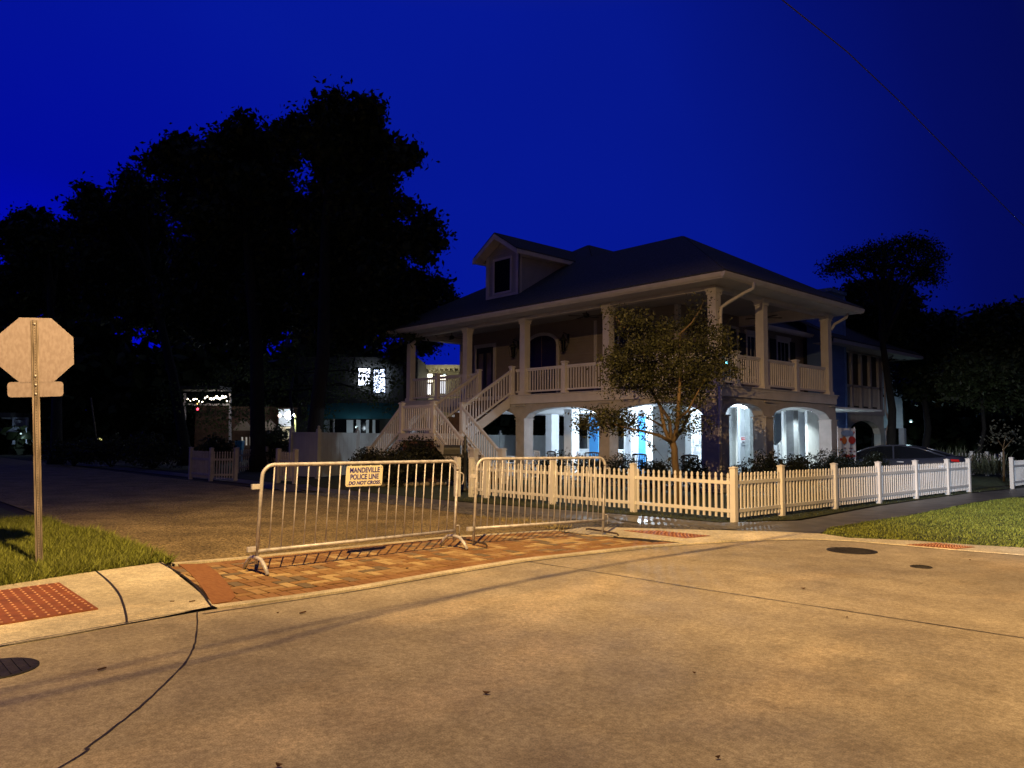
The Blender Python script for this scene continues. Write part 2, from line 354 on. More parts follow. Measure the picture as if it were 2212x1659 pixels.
bb=t.nodes.new('ShaderNodeBump'); bb.inputs['Strength'].default_value=.3; bb.inputs['Distance'].default_value=.01; t.links.new(nn.outputs[0],bb.inputs['Height']); t.links.new(bb.outputs[0],p_.inputs['Normal'])
mb=MB(); u=.122; jt=.017
def paver(pts,dz=0):
    c=Vector((sum(p[0] for p in pts)/len(pts),sum(p[1] for p in pts)/len(pts)))
    z=.012+dz+random.uniform(-.0015,.0015); n=len(pts)
    top=[((p[0]-c.x)*.985+c.x,(p[1]-c.y)*.985+c.y,z) for p in pts]; bot=[(p[0],p[1],.0045) for p in pts]
    mb.add(bot+top,[tuple(range(n,2*n))]+[(i,(i+1)%n,n+(i+1)%n,n+i) for i in range(n)])
def edge_x(y):   # inner edge of the soldier course (near side)
    E_=sorted(near,key=lambda p:p[1])
    for a,b in zip(E_,E_[1:]):
        if a[1]<=y<=b[1]: return a[0]+(b[0]-a[0])*(y-a[1])/(b[1]-a[1])
    return E_[0][0] if y<E_[0][1] else E_[-1][0]
for i in range(0,27):
    for j in range(0,60):
        k=(i-j)%4; x=3.1+i*u; y=-16.3+j*u
        if k==0: rc=(x,y,x+2*u,y+u)
        elif k==3: rc=(x,y,x+u,y+2*u)
        else: continue
        q=[(rc[0]+jt/2,rc[1]+jt/2),(rc[2]-jt/2,rc[1]+jt/2),(rc[2]-jt/2,rc[3]-jt/2),(rc[0]+jt/2,rc[3]-jt/2)]
        q=clip(q,hullc)
        if len(q)<3: continue
        cy=sum(a[1] for a in q)/len(q); lim=edge_x(cy)-.235
        q=[(min(a[0],lim),a[1]) for a in q]
        if max(a[0] for a in q)-min(a[0] for a in q)<.02 or max(a[1] for a in q)-min(a[1] for a in q)<.02: continue
        paver(q)
herr=mb; mb=MB()
y=-16.15
while y<-9.95:      # soldier course along the road
    x1=edge_x(y+.06); paver([(x1-.225,y+.006),(x1-.012,y+.006),(x1-.012,y+u-.006),(x1-.225,y+u-.006)]); y+=u
y=-15.6
while y<-10.3:      # and along the side street
    x1=3.29 if y<-12.1 else 3.29+(y+12.1)*.21
    paver([(x1,y+.006),(x1+.20,y+.006),(x1+.20,y+u-.006),(x1,y+u-.006)],.002); y+=u
mb.build('soldier_course',mat('rust_pavers',(.25,.125,.045),.75,.0,3,.3,30,col2=(.36,.20,.08)))['kind']='structure'
bd_=[g(385,1222),g(443,1221),g(470,1240),g(490,1262),g(509,1291),g(500,1302),g(458,1309),g(444,1285),g(424,1256),g(404,1236)]
MB().poly(bd_,-.01,.0185).build('red_border',mat('rust_border',(.27,.115,.038),.8,.0,9,.4,50,col2=(.35,.165,.06),stretch=(1,4,1)))['kind']='structure'
mb=herr
o=mb.build('brick_crossing',M_brick); o['kind']='structure'
# concrete: junction slab reaching to the camera and beyond
seamL=[(5.833,-17.863),(5.707,-16.997),(5.63,-16.462),(5.60,-16.29)]
outer=[(6.4,-30),(6.05,-21),(5.833,-17.863),(5.707,-16.997),(5.63,-16.38),(5.69,-15.5),(5.68,-14.95),(5.60,-14.2),(5.52,-13.5),(5.47,-12.6),(5.55,-11.75),(5.70,-10.6),(5.93,-9.75),(6.2,-8.9),(6.60,-8.1),(7.2,-7.75),(8.5,-7.55),(9.6,-7.3),(11.5,-7.1),(14,-7.0),(60,-7.0),(60,-60),(6.4,-60)]
sheet('road',outer,.006,M_conc)
# thin kerb band along bricks (near), and behind them (far)
mbk=MB(); nb=[(5.50,-16.30),(5.556,-15.6),(5.557,-14.952),(5.50,-14.4),(5.40,-13.4),(5.342,-12.589),(5.428,-11.745),(5.56,-10.6),(5.776,-9.793),(5.95,-9.35)]
nb2=[(x+.13,y) for x,y in nb]
n=len(nb); mbk.add([(x,y,.018) for x,y in nb]+[(x,y,.018) for x,y in nb2]+[(x,y,-.02) for x,y in nb]+[(x,y,-.02) for x,y in nb2],
   [(i,i+1,n+i+1,n+i) for i in range(n-1)]+[(i,i+1,2*n+i+1,2*n+i) for i in range(n-1)]+[(n+i,n+i+1,3*n+i+1,3*n+i) for i in range(n-1)])
fb=[(3.12,-15.80),(3.22,-14.93),(3.26,-12.12),(3.55,-10.7),(3.68,-10.12)]
k=len(mbk.v); m2=len(fb)
mbk.add([(x,y,.016) for x,y in fb]+[(x-.11,y,.016) for x,y in fb]+[(x,y,-.02) for x,y in fb]+[(x-.11,y,-.02) for x,y in fb],
   [(i,i+1,m2+i+1,m2+i) for i in range(m2-1)]+[(i,i+1,2*m2+i+1,2*m2+i) for i in range(m2-1)]+[(m2+i,m2+i+1,3*m2+i+1,3*m2+i) for i in range(m2-1)])
mbk.build('kerb_band',M_curb)['kind']='structure'
# left ramp apron (raised a little, sloping to the gutter)
ap_in=[(3.6,-24),(3.52,-18.5),(3.471,-17.506),(3.223,-16.794),(3.02,-15.90)]
ap_out=[(6.2,-24),(5.92,-18.9),(5.80,-17.55),(5.68,-16.85),(5.52,-16.27)]
mba=MB(); rows=[]
for k in range(5):
    s_=k/4; rows.append([(a[0]*(1-s_)+b[0]*s_,a[1]*(1-s_)+b[1]*s_,.02*(1-s_)**1.3+.012) for a,b in zip(ap_in,ap_out)])
nr=len(ap_in); mba.add([p for r_ in rows for p in r_],[(k*nr+i,k*nr+i+1,(k+1)*nr+i+1,(k+1)*nr+i) for k in range(4) for i in range(nr-1)],True)
mba.add([(p[0],p[1],-.02) for p in rows[0]]+rows[0],[(i,i+1,nr+i+1,nr+i) for i in range(nr-1)])
e0=[r_[-1] for r_ in rows]; mba.add(e0+[(p[0],p[1],-.02) for p in e0],[(i,i+1,6+i,5+i) for i in range(4)])
mba.build('kerb_ramp',M_curb)['kind']='structure'
# right apron and sidewalk in front of the lawn
ra=[(3.71,-10.14),(4.42,-10.17),(5.01,-9.87),(5.80,-9.70),(5.96,-9.25),(6.25,-8.75),(6.65,-8.05),(7.25,-7.72),(8.5,-7.56),(9.6,-7.31),(14,-7.03),(60,-7.03),(60,-6.2),(14,-6.3),(9.053,-6.642),(8.533,-6.852),(7.769,-7.035),(7.024,-7.461),(6.527,-7.3),(5.9,-7.6),(5.2,-8.2),(4.512,-8.733),(3.6,-9.45)]
sheet('kerb_apron',ra,.014,M_curb,.03)
# footpath running along the picket fence, then away to the right
fp=[(-30,-8.2),(-1.66,-7.98),(.1,-7.72),(2.94,-7.25),(4.6,-7.1),(5.35,-5.6),(5.27,-4.68),(4.99,-1.39),(4.92,1.4),(4.87,4.97),(5.1,9.3),(5.2,40),(7,40),(6.45,8),(6.19,5.04),(5.99,1.9),(6.225,-2.78),(6.248,-5.99),(6.45,-7.2),(5.7,-7.75),(4.6,-7.95),(3.6,-8.6),(2.0,-8.7),(-1.66,-8.75),(-30,-9.3)]
sheet('footpath',fp,.004,M_path)
sheet('gravel_verge',[(-6,-9.6),(-6,-8.9),(-1.66,-8.74),(2,-8.69),(3.6,-8.59),(4.6,-7.94),(5.3,-7.9),(4.55,-8.72),(3.6,-9.46),(3.68,-9.9),(2.2,-9.75),(-1,-9.5)],.008,M_grav)
# lawns
lawn=[(6.20,-6.3),(6.53,-7.28),(7.02,-7.44),(7.77,-7.02),(8.53,-6.84),(9.05,-6.63),(14,-6.28),(60,-6.2),(60,60),(7.05,40),(6.5,8),(6.24,5.04),(6.04,1.9),(6.26,-2.78)]
sheet('lawn',lawn,.006,M_turf)
sheet('fence_verge',[(-2.2,-7.9),(.1,-7.62),(2.94,-7.16),(4.55,-7.02),(5.22,-5.6),(5.18,-4.68),(4.9,-1.39),(4.84,1.4),(4.8,4.97),(5.0,9.3),(4.5,9.3),(4.4,-6.5),(-2.2,-6.5)],.006,M_turf)
sheet('grass_corner',[(3.44,-17.5),(3.2,-16.79),(2.95,-15.9),(2.86,-15.80),(.53,-15.76),(-1.35,-15.92),(-2.93,-16.05),(-30,-16.1),(-30,-30),(3.5,-30),(3.5,-18.5)],.006,M_turf)
sheet('garden_lawn',[(-30,-7.9),(-2.3,-7.9),(-2.3,-6.6),(4.3,-6.6),(4.3,9.3),(4.5,40),(-30,40)],-.004,M_turf)
# wet patch
sheet('puddle',[g(528,1050),g(560,1046),g(610,1049),g(668,1047),g(676,1052),g(640,1056),g(655,1062),g(618,1064),g(600,1058),g(560,1056)],.016,mat('water',(.01,.01,.012),.30,.2,3,.25,9,spec=1))
sheet('puddle',[zat('f',1300,625,Z=0)[:2],zat('f',1540,640,Z=0)[:2],zat('f',1740,665,Z=0)[:2],zat('f',1600,690,Z=0)[:2],zat('f',1420,668,Z=0)[:2]],.016,MATS['water'])
# joints in the slab
js=MB()
curve=[(5.628,-16.463),(6.394,-16.75),(6.843,-16.951),(7.113,-17.104),(7.437,-17.331),(7.733,-17.552),(7.935,-17.726),(8.09,-17.864),(8.244,-18.0),(9.2,-19.2),(10,-20.6)]
def dens(P,n=6):
    out=[]
    for i in range(len(P)-1):
        p0=P[max(i-1,0)];p1=P[i];p2=P[i+1];p3=P[min(i+2,len(P)-1)]
        for k in range(n):
            t_=k/n
            out.append(tuple(.5*((2*p1[a])+(-p0[a]+p2[a])*t_+(2*p0[a]-5*p1[a]+4*p2[a]-p3[a])*t_*t_+(-p0[a]+3*p1[a]-3*p2[a]+p3[a])*t_**3)+random.uniform(-.003,.003) for a in (0,1)))
    out.append(P[-1]); return out
strip(js,dens(curve),.012,.0105); strip(js,dens([(5.60,-16.40),(5.66,-16.75),(5.76,-17.4),(5.90,-18.6),(6.1,-21)],10),.016,.0225)
strip(js,dens([(5.49,-12.613),(6.393,-12.533),(7.1,-12.488),(7.912,-12.449),(10.42,-12.22),(16,-11.8)],8),.014,.0105)
strip(js,dens([(5.75,-16.47),(5.74,-15.0),(5.66,-14.2),(5.60,-13.5),(5.55,-12.6),(5.64,-11.7),(5.80,-10.6),(6.05,-9.6),(6.35,-8.85),(6.75,-8.2),(7.3,-7.85),(8.6,-7.65),(9.8,-7.4),(14,-7.1)],8),.016,.0105)
jo=js.build('road_joint',M_seam); jo['kind']='structure'
js=MB()
def zr(p): # height on the ramp
    return None
def ramp_line(A,B,w,nm):
    vs=[]
    for k in range(13):
        s_=k/12; x=A[0]+(B[0]-A[0])*s_+random.uniform(-.008,.008); y=A[1]+(B[1]-A[1])*s_+.07*math.sin(math.pi*s_); z=.02*(1-s_)**1.3+.016+.004*math.sin(math.pi*s_)
        vs+=[(x,y-w/2,z),(x,y+w/2,z)]
    js.add(vs,[(2*i,2*i+2,2*i+3,2*i+1) for i in range(12)])
ramp_line((3.20,-16.62),(5.69,-17.02),.018,'a'); ramp_line((3.02,-15.93),(5.56,-16.32),.02,'b')
js.build('ramp_joint',M_seam)['kind']='structure'
# tactile plates
M_tact=mat('red_tactile',(.27,.09,.027),.6,.2,7,.3,50)
def tactile(label,q,z,n1,n2,tilt=None):
    c=sum((Vector((p[0],p[1],0)) for p in q),Vector())/4
    t_=thing('tactile_plate',label,'tactile paving',(c.x,c.y,0),'red tactile plates at the kerb ramps')
    zf=z if callable(z) else (lambda x,y:z)
    MB().add([(p[0],p[1],zf(*p)) for p in q]+[(p[0],p[1],zf(*p)-.02) for p in q],[(0,1,2,3),(0,1,5,4),(1,2,6,5),(2,3,7,6),(3,0,4,7)]).build('plate',M_tact,t_)
    d=MB()
    for i in range(n1):
        for j in range(n2):
            a=(i+.5)/n1; b=(j+.5)/n2
            x=(q[0][0]*(1-a)+q[1][0]*a)*(1-b)+(q[3][0]*(1-a)+q[2][0]*a)*b; y=(q[0][1]*(1-a)+q[1][1]*a)*(1-b)+(q[3][1]*(1-a)+q[2][1]*a)*b
            d.lathe((x,y,zf(x,y)-.002),[(.014,0),(.012,.007),(.006,.009)],6)
    d.build('domes',mat('worn_dome',(.62,.33,.20),.55,.2,5),t_)
rz=lambda x,y:.02*max(0,1-(x-3.4)/2.4)**1.3+.022
tactile('large red tactile plate with domes beside the stop sign at the left edge',[(3.80,-17.9),(3.662,-17.06),(5.067,-17.066),(5.20,-17.95)],rz,11,14)
tactile('thin red tactile plate beyond the brick crossing near the fence corner',[(4.35,-9.40),(4.70,-8.98),(5.60,-8.90),(5.52,-9.42)],.02,8,8)
tactile('red tactile plate at the edge of the green lawn on the right',[(7.90,-7.62),(8.10,-7.10),(8.60,-7.13),(8.50,-7.52)],.02,8,8)
# manhole covers
def manhole(label,c,r):
    t_=thing('manhole_cover',label,'manhole cover',(c[0],c[1],0),'manhole covers in the concrete road')
    MB().lathe((c[0],c[1],0),[(r,.004),(r,.0125),(r*.93,.0135)],28).build('cover',mat('cast_iron',(.035,.032,.03),.6,.4,9,.5,40,metal=.3),t_)
    rb=MB()
    for k in range(-3,4):
        w=math.sqrt(max(0,(r*.85)**2-(k*r*.24)**2)); rb.box(c[0]-w,c[0]+w,c[1]+k*r*.24-.012*r,c[1]+k*r*.24+.012*r,.012,.019)
    rb.build('ribs',MATS['cast_iron'],t_)
manhole('wide dark manhole cover near the red plate by the lawn',(7.629,-8.729),.31)
manhole('small round dark valve cover alone on the concrete at right',(8.716,-9.393),.115)
manhole('damp manhole cover at the left frame edge below the kerb ramp',(6.40,-17.98),.24)
# grass: real blades
def inpoly(P,poly):
    x,y=P[:,0],P[:,1]; c=np.zeros(len(P),bool); n=len(poly)
    for i in range(n):
        x0,y0=poly[i];x1,y1=poly[(i+1)%n]
        c^=((y0>y)!=(y1>y))&(x<(x1-x0)*(y-y0)/((y1-y0) or 1e-9)+x0)
    return c
def blades(name,poly,n,h,w,m,z=0,lean=.5,box=None,extra=None):
    xs=[p[0] for p in poly];ys=[p[1] for p in poly]; bx=box or (min(xs),max(xs),min(ys),max(ys))
    P=np.stack([rng.uniform(bx[0],bx[1],n),rng.uniform(bx[2],bx[3],n)],1); P=P[inpoly(P,poly)]
    if extra: P=P[extra(P)]
    n=len(P); cl=.75+.5*((np.sin(P[:,0]*3.1+np.sin(P[:,1]*2.3)*2)+np.sin(P[:,1]*4.3+P[:,0]*1.7))*.25+.5)
    H=h*rng.uniform(.5,1.35,n)*cl; a=rng.uniform(0,2*math.pi,n); d=np.stack([np.cos(a),np.sin(a)],1); q=np.stack([-d[:,1],d[:,0]],1)
    L=rng.uniform(.1,lean*2,n)*H; ww=w*rng.uniform(.6,1.3,n)
    V=np.zeros((n,4,3)); V[:,0,:2]=P-q*ww[:,None]/2; V[:,1,:2]=P+q*ww[:,None]/2
    mid=P+d*(L*.48)[:,None]; tip=P+d*L[:,None]; tz=H*np.maximum(.45,1-rng.uniform(0,.4,n))
    V[:,0,2]=V[:,1,2]=z
    V[:,2,:2]=mid+q*ww[:,None]*.35; V[:,2,2]=z+tz*.52; V[:,3,:2]=tip; V[:,3,2]=z+tz
    o=quads(name,V,m); return tag(o,kind='stuff')
gc=[(3.46,-19.5),(3.47,-17.5),(3.22,-16.79),(2.97,-15.9),(2.92,-15.74),(.53,-15.70),(-1.35,-15.88),(-2.93,-16.0),(-8,-16.05),(-8,-19.5)]
o=blades('grass_blades',gc,110000,.12,.009,L_grass,.0,.55,box=(-3,3.5,-18.6,-15.7)); tag(o,'long green grass tufts round the stop sign post','grass')
o=blades('dry_stalks',[(2.6,-16.0),(2.8,-15.8),(.5,-15.55),(-1,-15.7),(.5,-15.9)],70,.20,.005,L_dry,0,.45); tag(o,'dry grass stalks leaning over the street edge','grass')
o=blades('lawn_grass',lawn,120000,.035,.012,L_lawn,.0,.7,box=(6.1,12,-7.5,4)); tag(o,'short mown grass of the lawn on the right','grass')
o=blades('verge_grass',[(-2.2,-7.85),(.1,-7.62),(2.94,-7.16),(4.55,-7.02),(5.22,-5.6),(5.18,-4.68),(4.9,-1.39),(4.84,1.4),(4.8,4.97),(4.9,8.3),(4.5,8.3),(4.4,-6.5),(-2.2,-6.5)],22000,.05,.012,leafmat('dull_shaded_grass',(.07,.075,.02),.5),0,.8); tag(o,'short grass at the foot of the picket fence','grass')  # dull blades, darkened further for the shadow strip along the fence
o=blades('dry_weeds',[(2.2,-9.9),(3.6,-10.1),(3.62,-9.7),(2.6,-9.4),(0.6,-9.9)],1800,.07,.008,L_dry,0,.7); tag(o,'dry yellow weeds at the gravel edge behind the barricade','grass')
# small debris on the road
def leaf_on_ground(i,px,py,s,rot,twig=False):
    s*=.5
    p=at(px,py,Z=.012)
    b=MB()
    if twig: b.beam((p.x-s/2*math.cos(rot),p.y-s/2*math.sin(rot),.017),(p.x+s/2*math.cos(rot),p.y+s/2*math.sin(rot),.018),.012,.008)
    else:
        pts=[]
        for k in range(8):
            a=2*math.pi*k/8; rx=s*.5*math.cos(a); ry=s*.22*math.sin(a)
            pts.append((p.x+rx*math.cos(rot)-ry*math.sin(rot),p.y+rx*math.sin(rot)+ry*math.cos(rot),.014+.012*abs(math.cos(a))))
        b.add(pts+[(q[0],q[1],q[2]-.002) for q in pts],[tuple(range(8)),tuple(range(15,7,-1))])
    o=b.build('twig' if twig else 'fallen_leaf',mat('dry_leaf',(.10,.05,.022),.8,.4,20))
    if twig: tag(o,'small brown twig lying on the concrete or bricks','twig','twigs scattered on the road')
    else: tag(o,'small brown leaf lying flat on the concrete road','leaf','dead leaves scattered on the road')
for i,(x,y,s,r_) in enumerate([(1051,1498,.10,.5),(1735,1272,.10,1),(1830,1335,.06,2),(1500,1455,.05,.3),(880,1228,.08,.8),(1550,1638,.06,1.2),(603,1655,.08,.4),(2095,1210,.05,.6),(600,1325,.05,1.4)]): leaf_on_ground(i,x,y,s,r_)
for i,(x,y,s,r_) in enumerate([(654,1324,.13,1.9),(415,1300,.11,1.9),(1310,1160,.25,.2),(372,1300,.07,.9),(220,1446,.10,1.8)]): leaf_on_ground(i,x,y,s,r_,True)

# ------------------------------------------------ street lamp, floodlight, cable (mostly outside the frame, they light the place)
def lamp_post(name,label,base,head,m_lens,armr=.05):
    t_=thing(name,label,'street lamp',base)
    b=Vector(base); h=Vector(head); top=Vector((b.x,b.y,h.z-.5))
    MB().tube([b,b+Vector((0,0,.3))],[.17,.14],12).tube([b+Vector((0,0,.3)),top],[.11,.075],12).build('pole',M_galv,t_)
    d=(h-top); MB().tube([top,top+d*.25+Vector((0,0,.35)),top+d*.6+Vector((0,0,.30)),h+Vector((0,0,.10))],armr,8).build('arm',M_galv,t_)
    hd=Vector((d.x,d.y,0)).normalized()
    MB().beam(h-hd*.38+Vector((0,0,.07)),h+hd*.25+Vector((0,0,.07)),.30,.14).build('head',M_galv,t_,bevel=.03)
    MB().lathe((h.x,h.y,h.z-.13),[(.02,0),(.09,.03),(.11,.12)],14).build('lens',m_lens,t_)
    return t_
SL=lamp_post('street_lamp','sodium street lamp on a galvanised pole above the road junction',(6.0,-20.9,0),LAMP+Vector((0,0,.0)),mat('sodium_lens',(.9,.6,.3),.3,emit=(1,.6,.2),estr=2))
FL=lamp_post('flood_lamp','white floodlight on a pole aimed along the picket fence',(16.2,-24.6,0),FLOOD+Vector((0,0,.25)),mat('white_lens',(.9,.9,.9),.3,emit=(.8,.9,1),estr=2))
t_=thing('overhead_cable','thin overhead cable crossing the sky at top right','cable',(8.3,-10,6))
cp=[Vector((8.9,-24,6.3)),Vector((8.52,-17.44,6)),Vector((8.485,-17.1,6)),Vector((8.43,-16.92,6)),Vector((8.35,-16.4,6.0)),Vector((8.34,-16.0,6.0)),Vector((8.35,-15.67,6.0)),Vector((8.34,-13.5,6.05)),Vector((8.3,-11.586,6.077)),Vector((8.3,-10.04,6.064)),Vector((8.3,-8.375,5.938)),Vector((8.3,-6.04,5.69)),Vector((8.3,-2.81,5.37)),Vector((8.35,4,5.1)),Vector((8.4,20,6.2))]
MB().tube(cp,[.0045]*6+[.0055]*2+[.007]*(len(cp)-8),6).build('cable',mat('black_cable',(.01,.01,.01),.6),t_)
MB().tube([Vector((8.7,-26,5.9)),Vector((8.47,-17.43,6)),Vector((8.41,-17.0,6)),Vector((8.37,-16.6,6)),Vector((8.34,-16.1,6)),Vector((8.36,-15.67,6.0))],.0035,6).build('cable',MATS['black_cable'],t_)

# ------------------------------------------------ stop sign seen from behind
M_sign=mat('sign_back_aluminium',(.225,.19,.215),.55,.0,9,.05,60,metal=.3,col2=(.275,.24,.275),stretch=(4,4,2),lo=.38,hi=.62)
bs=at(85,1225,Z=0); DD=(bs-CAM).dot(FW); tp=at(74.5,692,D=DD)
SG=thing('stop_sign','back of an octagonal road sign on a perforated steel post at left','sign',bs)
axis=(tp-bs).normalized(); nrm=Vector((.985,-.17,0)); nrm=(nrm-axis*nrm.dot(axis)).normalized(); side=axis.cross(nrm)
b=MB(); prof=[(-.036,.0),(-.036,.006),(-.020,.006),(-.013,.034),(.013,.034),(.020,.006),(.036,.006),(.036,0),(.016,0),(.010,.028),(-.010,.028),(-.016,0)]
off=.004
vs=[];b0=bs-axis*.25
for q in (b0,tp):
    vs+=[q+side*x+nrm*(z_+off) for x,z_ in prof]
k=len(prof); fs=[(i,(i+1)%k,k+(i+1)%k,k+i) for i in range(k)]
b.add(vs,fs); b.add([vs[k+i] for i in range(k)],[tuple(range(k))]); b.build('post',mat('rusty_post',(.12,.10,.09),.55,.0,5,.2,80,metal=.2,col2=(.30,.26,.25),stretch=(6,6,.6)),SG)
b=MB(); Lp=(tp-bs).length; s_=.06
while s_<Lp-.03:
    c=bs+axis*s_+nrm*(.034+off+.0015); b.add([c+side*(.0046*math.cos(a))+axis*(.0046*math.sin(a)) for a in [math.pi*2*i/8 for i in range(8)]],[tuple(range(8))]); s_+=.0254*1.15
b.build('punched_holes',mat('hole_black',(.004,.004,.004),.9),SG)
oc=at(78.0,757,D=DD)-nrm*.004; oc=bs+axis*((oc-bs).dot(axis))+side*((oc-bs).dot(side))-nrm*.003
rad=.36/math.cos(math.pi/8)
MB().slab([oc+side*(rad*math.cos(math.pi/8+k*math.pi/4))+axis*(rad*math.sin(math.pi/8+k*math.pi/4)) for k in range(8)],-nrm,.004).build('sign_panel',M_sign,SG)
pc=bs+axis*((at(79,841,D=DD)-bs).dot(axis)); w,h,rc=.262,.083,.035
pts=[]
for cx_,cy_,a0 in ((w-rc,h-rc,0),(-w+rc,h-rc,90),(-w+rc,-h+rc,180),(w-rc,-h+rc,270)):
    for k in range(5): a=R(a0+k*22.5); pts.append(pc-nrm*.003+side*(cx_+rc*math.cos(a))+axis*(cy_+rc*math.sin(a)))
MB().slab(pts,-nrm,.004).build('plaque',M_sign,SG)
b=MB()
for s_ in (((at(78,700,D=DD)-bs).dot(axis)),((at(78,812,D=DD)-bs).dot(axis)),((pc-bs).dot(axis))+.05,((pc-bs).dot(axis))-.05):
    q=bs+axis*s_+nrm*(.036+off); b.tube([q,q+nrm*.012],.011,6)
b.build('bolts',M_galv,SG)

# ------------------------------------------------ barricades
def text_mesh(body,size,m,parent,M4,bold=.0,shear=0,width=1,space=1,name='lettering'):
    c=bpy.data.curves.new(name,'FONT'); c.body=body; c.size=size; c.align_x='CENTER'; c.align_y='CENTER'; c.offset=bold; c.shear=shear; c.extrude=.0008; c.space_character=space
    o=bpy.data.objects.new(name,c); COL.objects.link(o); bpy.context.view_layer.update()
    me=bpy.data.meshes.new_from_object(o.evaluated_get(bpy.context.evaluated_depsgraph_get())); bpy.data.objects.remove(o)
    S_=Matrix.Diagonal((width,1,1,1)); me.transform(Matrix.Translation(-wloc(parent))@M4@S_); me.materials.clear(); me.materials.append(m)
    q=bpy.data.objects.new(name,me); COL.objects.link(q); q.parent=parent; return q
def barricade(label,A,B,H,zr,nb,lean,flat,sign=False):
    A=Vector(A);B=Vector(B); d=(B-A); Lb=d.length; d.normalize(); up=(Vector((0,0,1))+Vector(lean)).normalized(); nr=d.cross(Vector((0,0,1))).normalized()
    T=thing('police_barricade',label,'barricade',(A+B)/2,'steel crowd barricades across the side street')
    P=lambda s,h:A+d*s+up*h
    rc=.13; tr=.0195
    pts=[P(0,.10 if not flat else .02),P(0,H-rc)]
    for k in range(1,7): a=R(180-15*k); pts.append(P(rc+rc*math.cos(a),H-rc+rc*math.sin(a)))
    for k in range(0,7): a=R(90-15*k); pts.append(P(Lb-rc+rc*math.cos(a),H-rc+rc*math.sin(a)))
    pts+=[P(Lb,H-rc),P(Lb,.10 if not flat else .02)]
    MB().tube(pts,tr,12).build('frame',M_galv,T)
    MB().tube([P(0,zr),P(Lb,zr)],.019,10).build('bottom_rail',M_galv,T)
    for i in range(nb):
        s=Lb*(i+1)/(nb+1); MB().tube([P(s,zr),P(s,H)],.0075,8).build('bar',M_galv,T)
    for s in (0,Lb):
        if flat:
            q=P(s,.0); MB().tube([q-nr*.40+Vector((0,0,.045)),q-nr*.33+Vector((0,0,.055)),q+nr*.33+Vector((0,0,.055)),q+nr*.36+Vector((0,0,.03))],.013,8).build('foot',mat('rusty_steel',(.06,.04,.03),.7,.4,20),T)
        else:
            q=P(s,.0); fp_=[q-nr*.27+Vector((0,0,.02)),q-nr*.20+Vector((0,0,.10)),q-nr*.12+Vector((0,0,.155)),q+Vector((0,0,.17)),q+nr*.12+Vector((0,0,.155)),q+nr*.20+Vector((0,0,.10)),q+nr*.27+Vector((0,0,.02))]
            MB().tube(fp_,.021,10).build('foot',M_galv,T)
    for h in (.26 if not flat else .22,H*.80):   # receiver brackets on the left side
        q=P(-.05,h); MB().beam(q-d*.06,q+d*.03,.035,.055).build('bracket',M_galv,T,bevel=.004)
    q=P(Lb,H*.86); MB().tube([q-d*.01,q+d*.07,q+d*.10-up*.02,q+d*.105-up*.10,q+d*.085-up*.15],.008,8).build('hook',M_galv,T)
    q=P(Lb,.30); MB().tube([q,q+d*.07,q+d*.085-up*.02,q+d*.085-up*.14],.007,8).build('hook',M_galv,T)
    if sign:
        s0,s1=sign; z1=H-.032; z0=z1-.242; c=P((s0+s1)/2,(z0+z1)/2)+nr*.024*SGN; w=(s1-s0)/2; h=(z1-z0)/2; rc=.028; pts=[]
        for cx_,cy_,a0 in ((w-rc,h-rc,0),(-w+rc,h-rc,90),(-w+rc,-h+rc,180),(w-rc,-h+rc,270)):
            for k in range(5): a=R(a0+k*22.5); pts.append(c+d*(cx_+rc*math.cos(a))+up*(cy_+rc*math.sin(a)))
        MBs=MB().slab(pts,nr*SGN,.003).build('sign_board',mat('cream_sign',(.84,.80,.62),.5,.03,4),T)
        n_=nr*SGN; base=Matrix(((d.x,up.x,n_.x,c.x),(d.y,up.y,n_.y,c.y),(d.z,up.z,n_.z,c.z),(0,0,0,1)))
        mt=mat('navy_lettering',(.02,.015,.28),.5,.1,4)
        for body,dy,sz,sh,wd,sp in (('MANDEVILLE',.066,.083,0,.87,1.0),('POLICE LINE',-.012,.083,0,.86,1.0),('DO NOT CROSS',-.082,.056,.22,1.05,1.0)):
            text_mesh(body,sz,mt,MBs,base@Matrix.Translation((0,dy,.0045)),bold=.0022,shear=sh,width=wd,space=sp)
        b=MB()
        for sx,sy in ((-1,1),(1,1),(-1,-1),(1,-1)):
            q=c+d*sx*(w-.022)+up*sy*(h-.022); b.tube([q,q+n_*.006],.005,6)
        b.build('screws',M_iron,MBs)
    return T
SGN=1
d0=(Vector((4.1,-12.6,0))-Vector((4.2,-15.33,0))); 
barricade('steel barricade carrying the cream police line sign, standing on arched feet on the bricks',(4.20,-15.335,.0),(4.105,-12.595,.0),1.15,.235,19,(.045,.02,0),False,(1.02,1.53))
barricade('bare steel barricade behind the signed one, overlapping the picket fence, on flat bar feet',(4.075,-12.235,.01),(4.46,-10.03,.01),1.16,.225,21,(.02,.03,0),True)

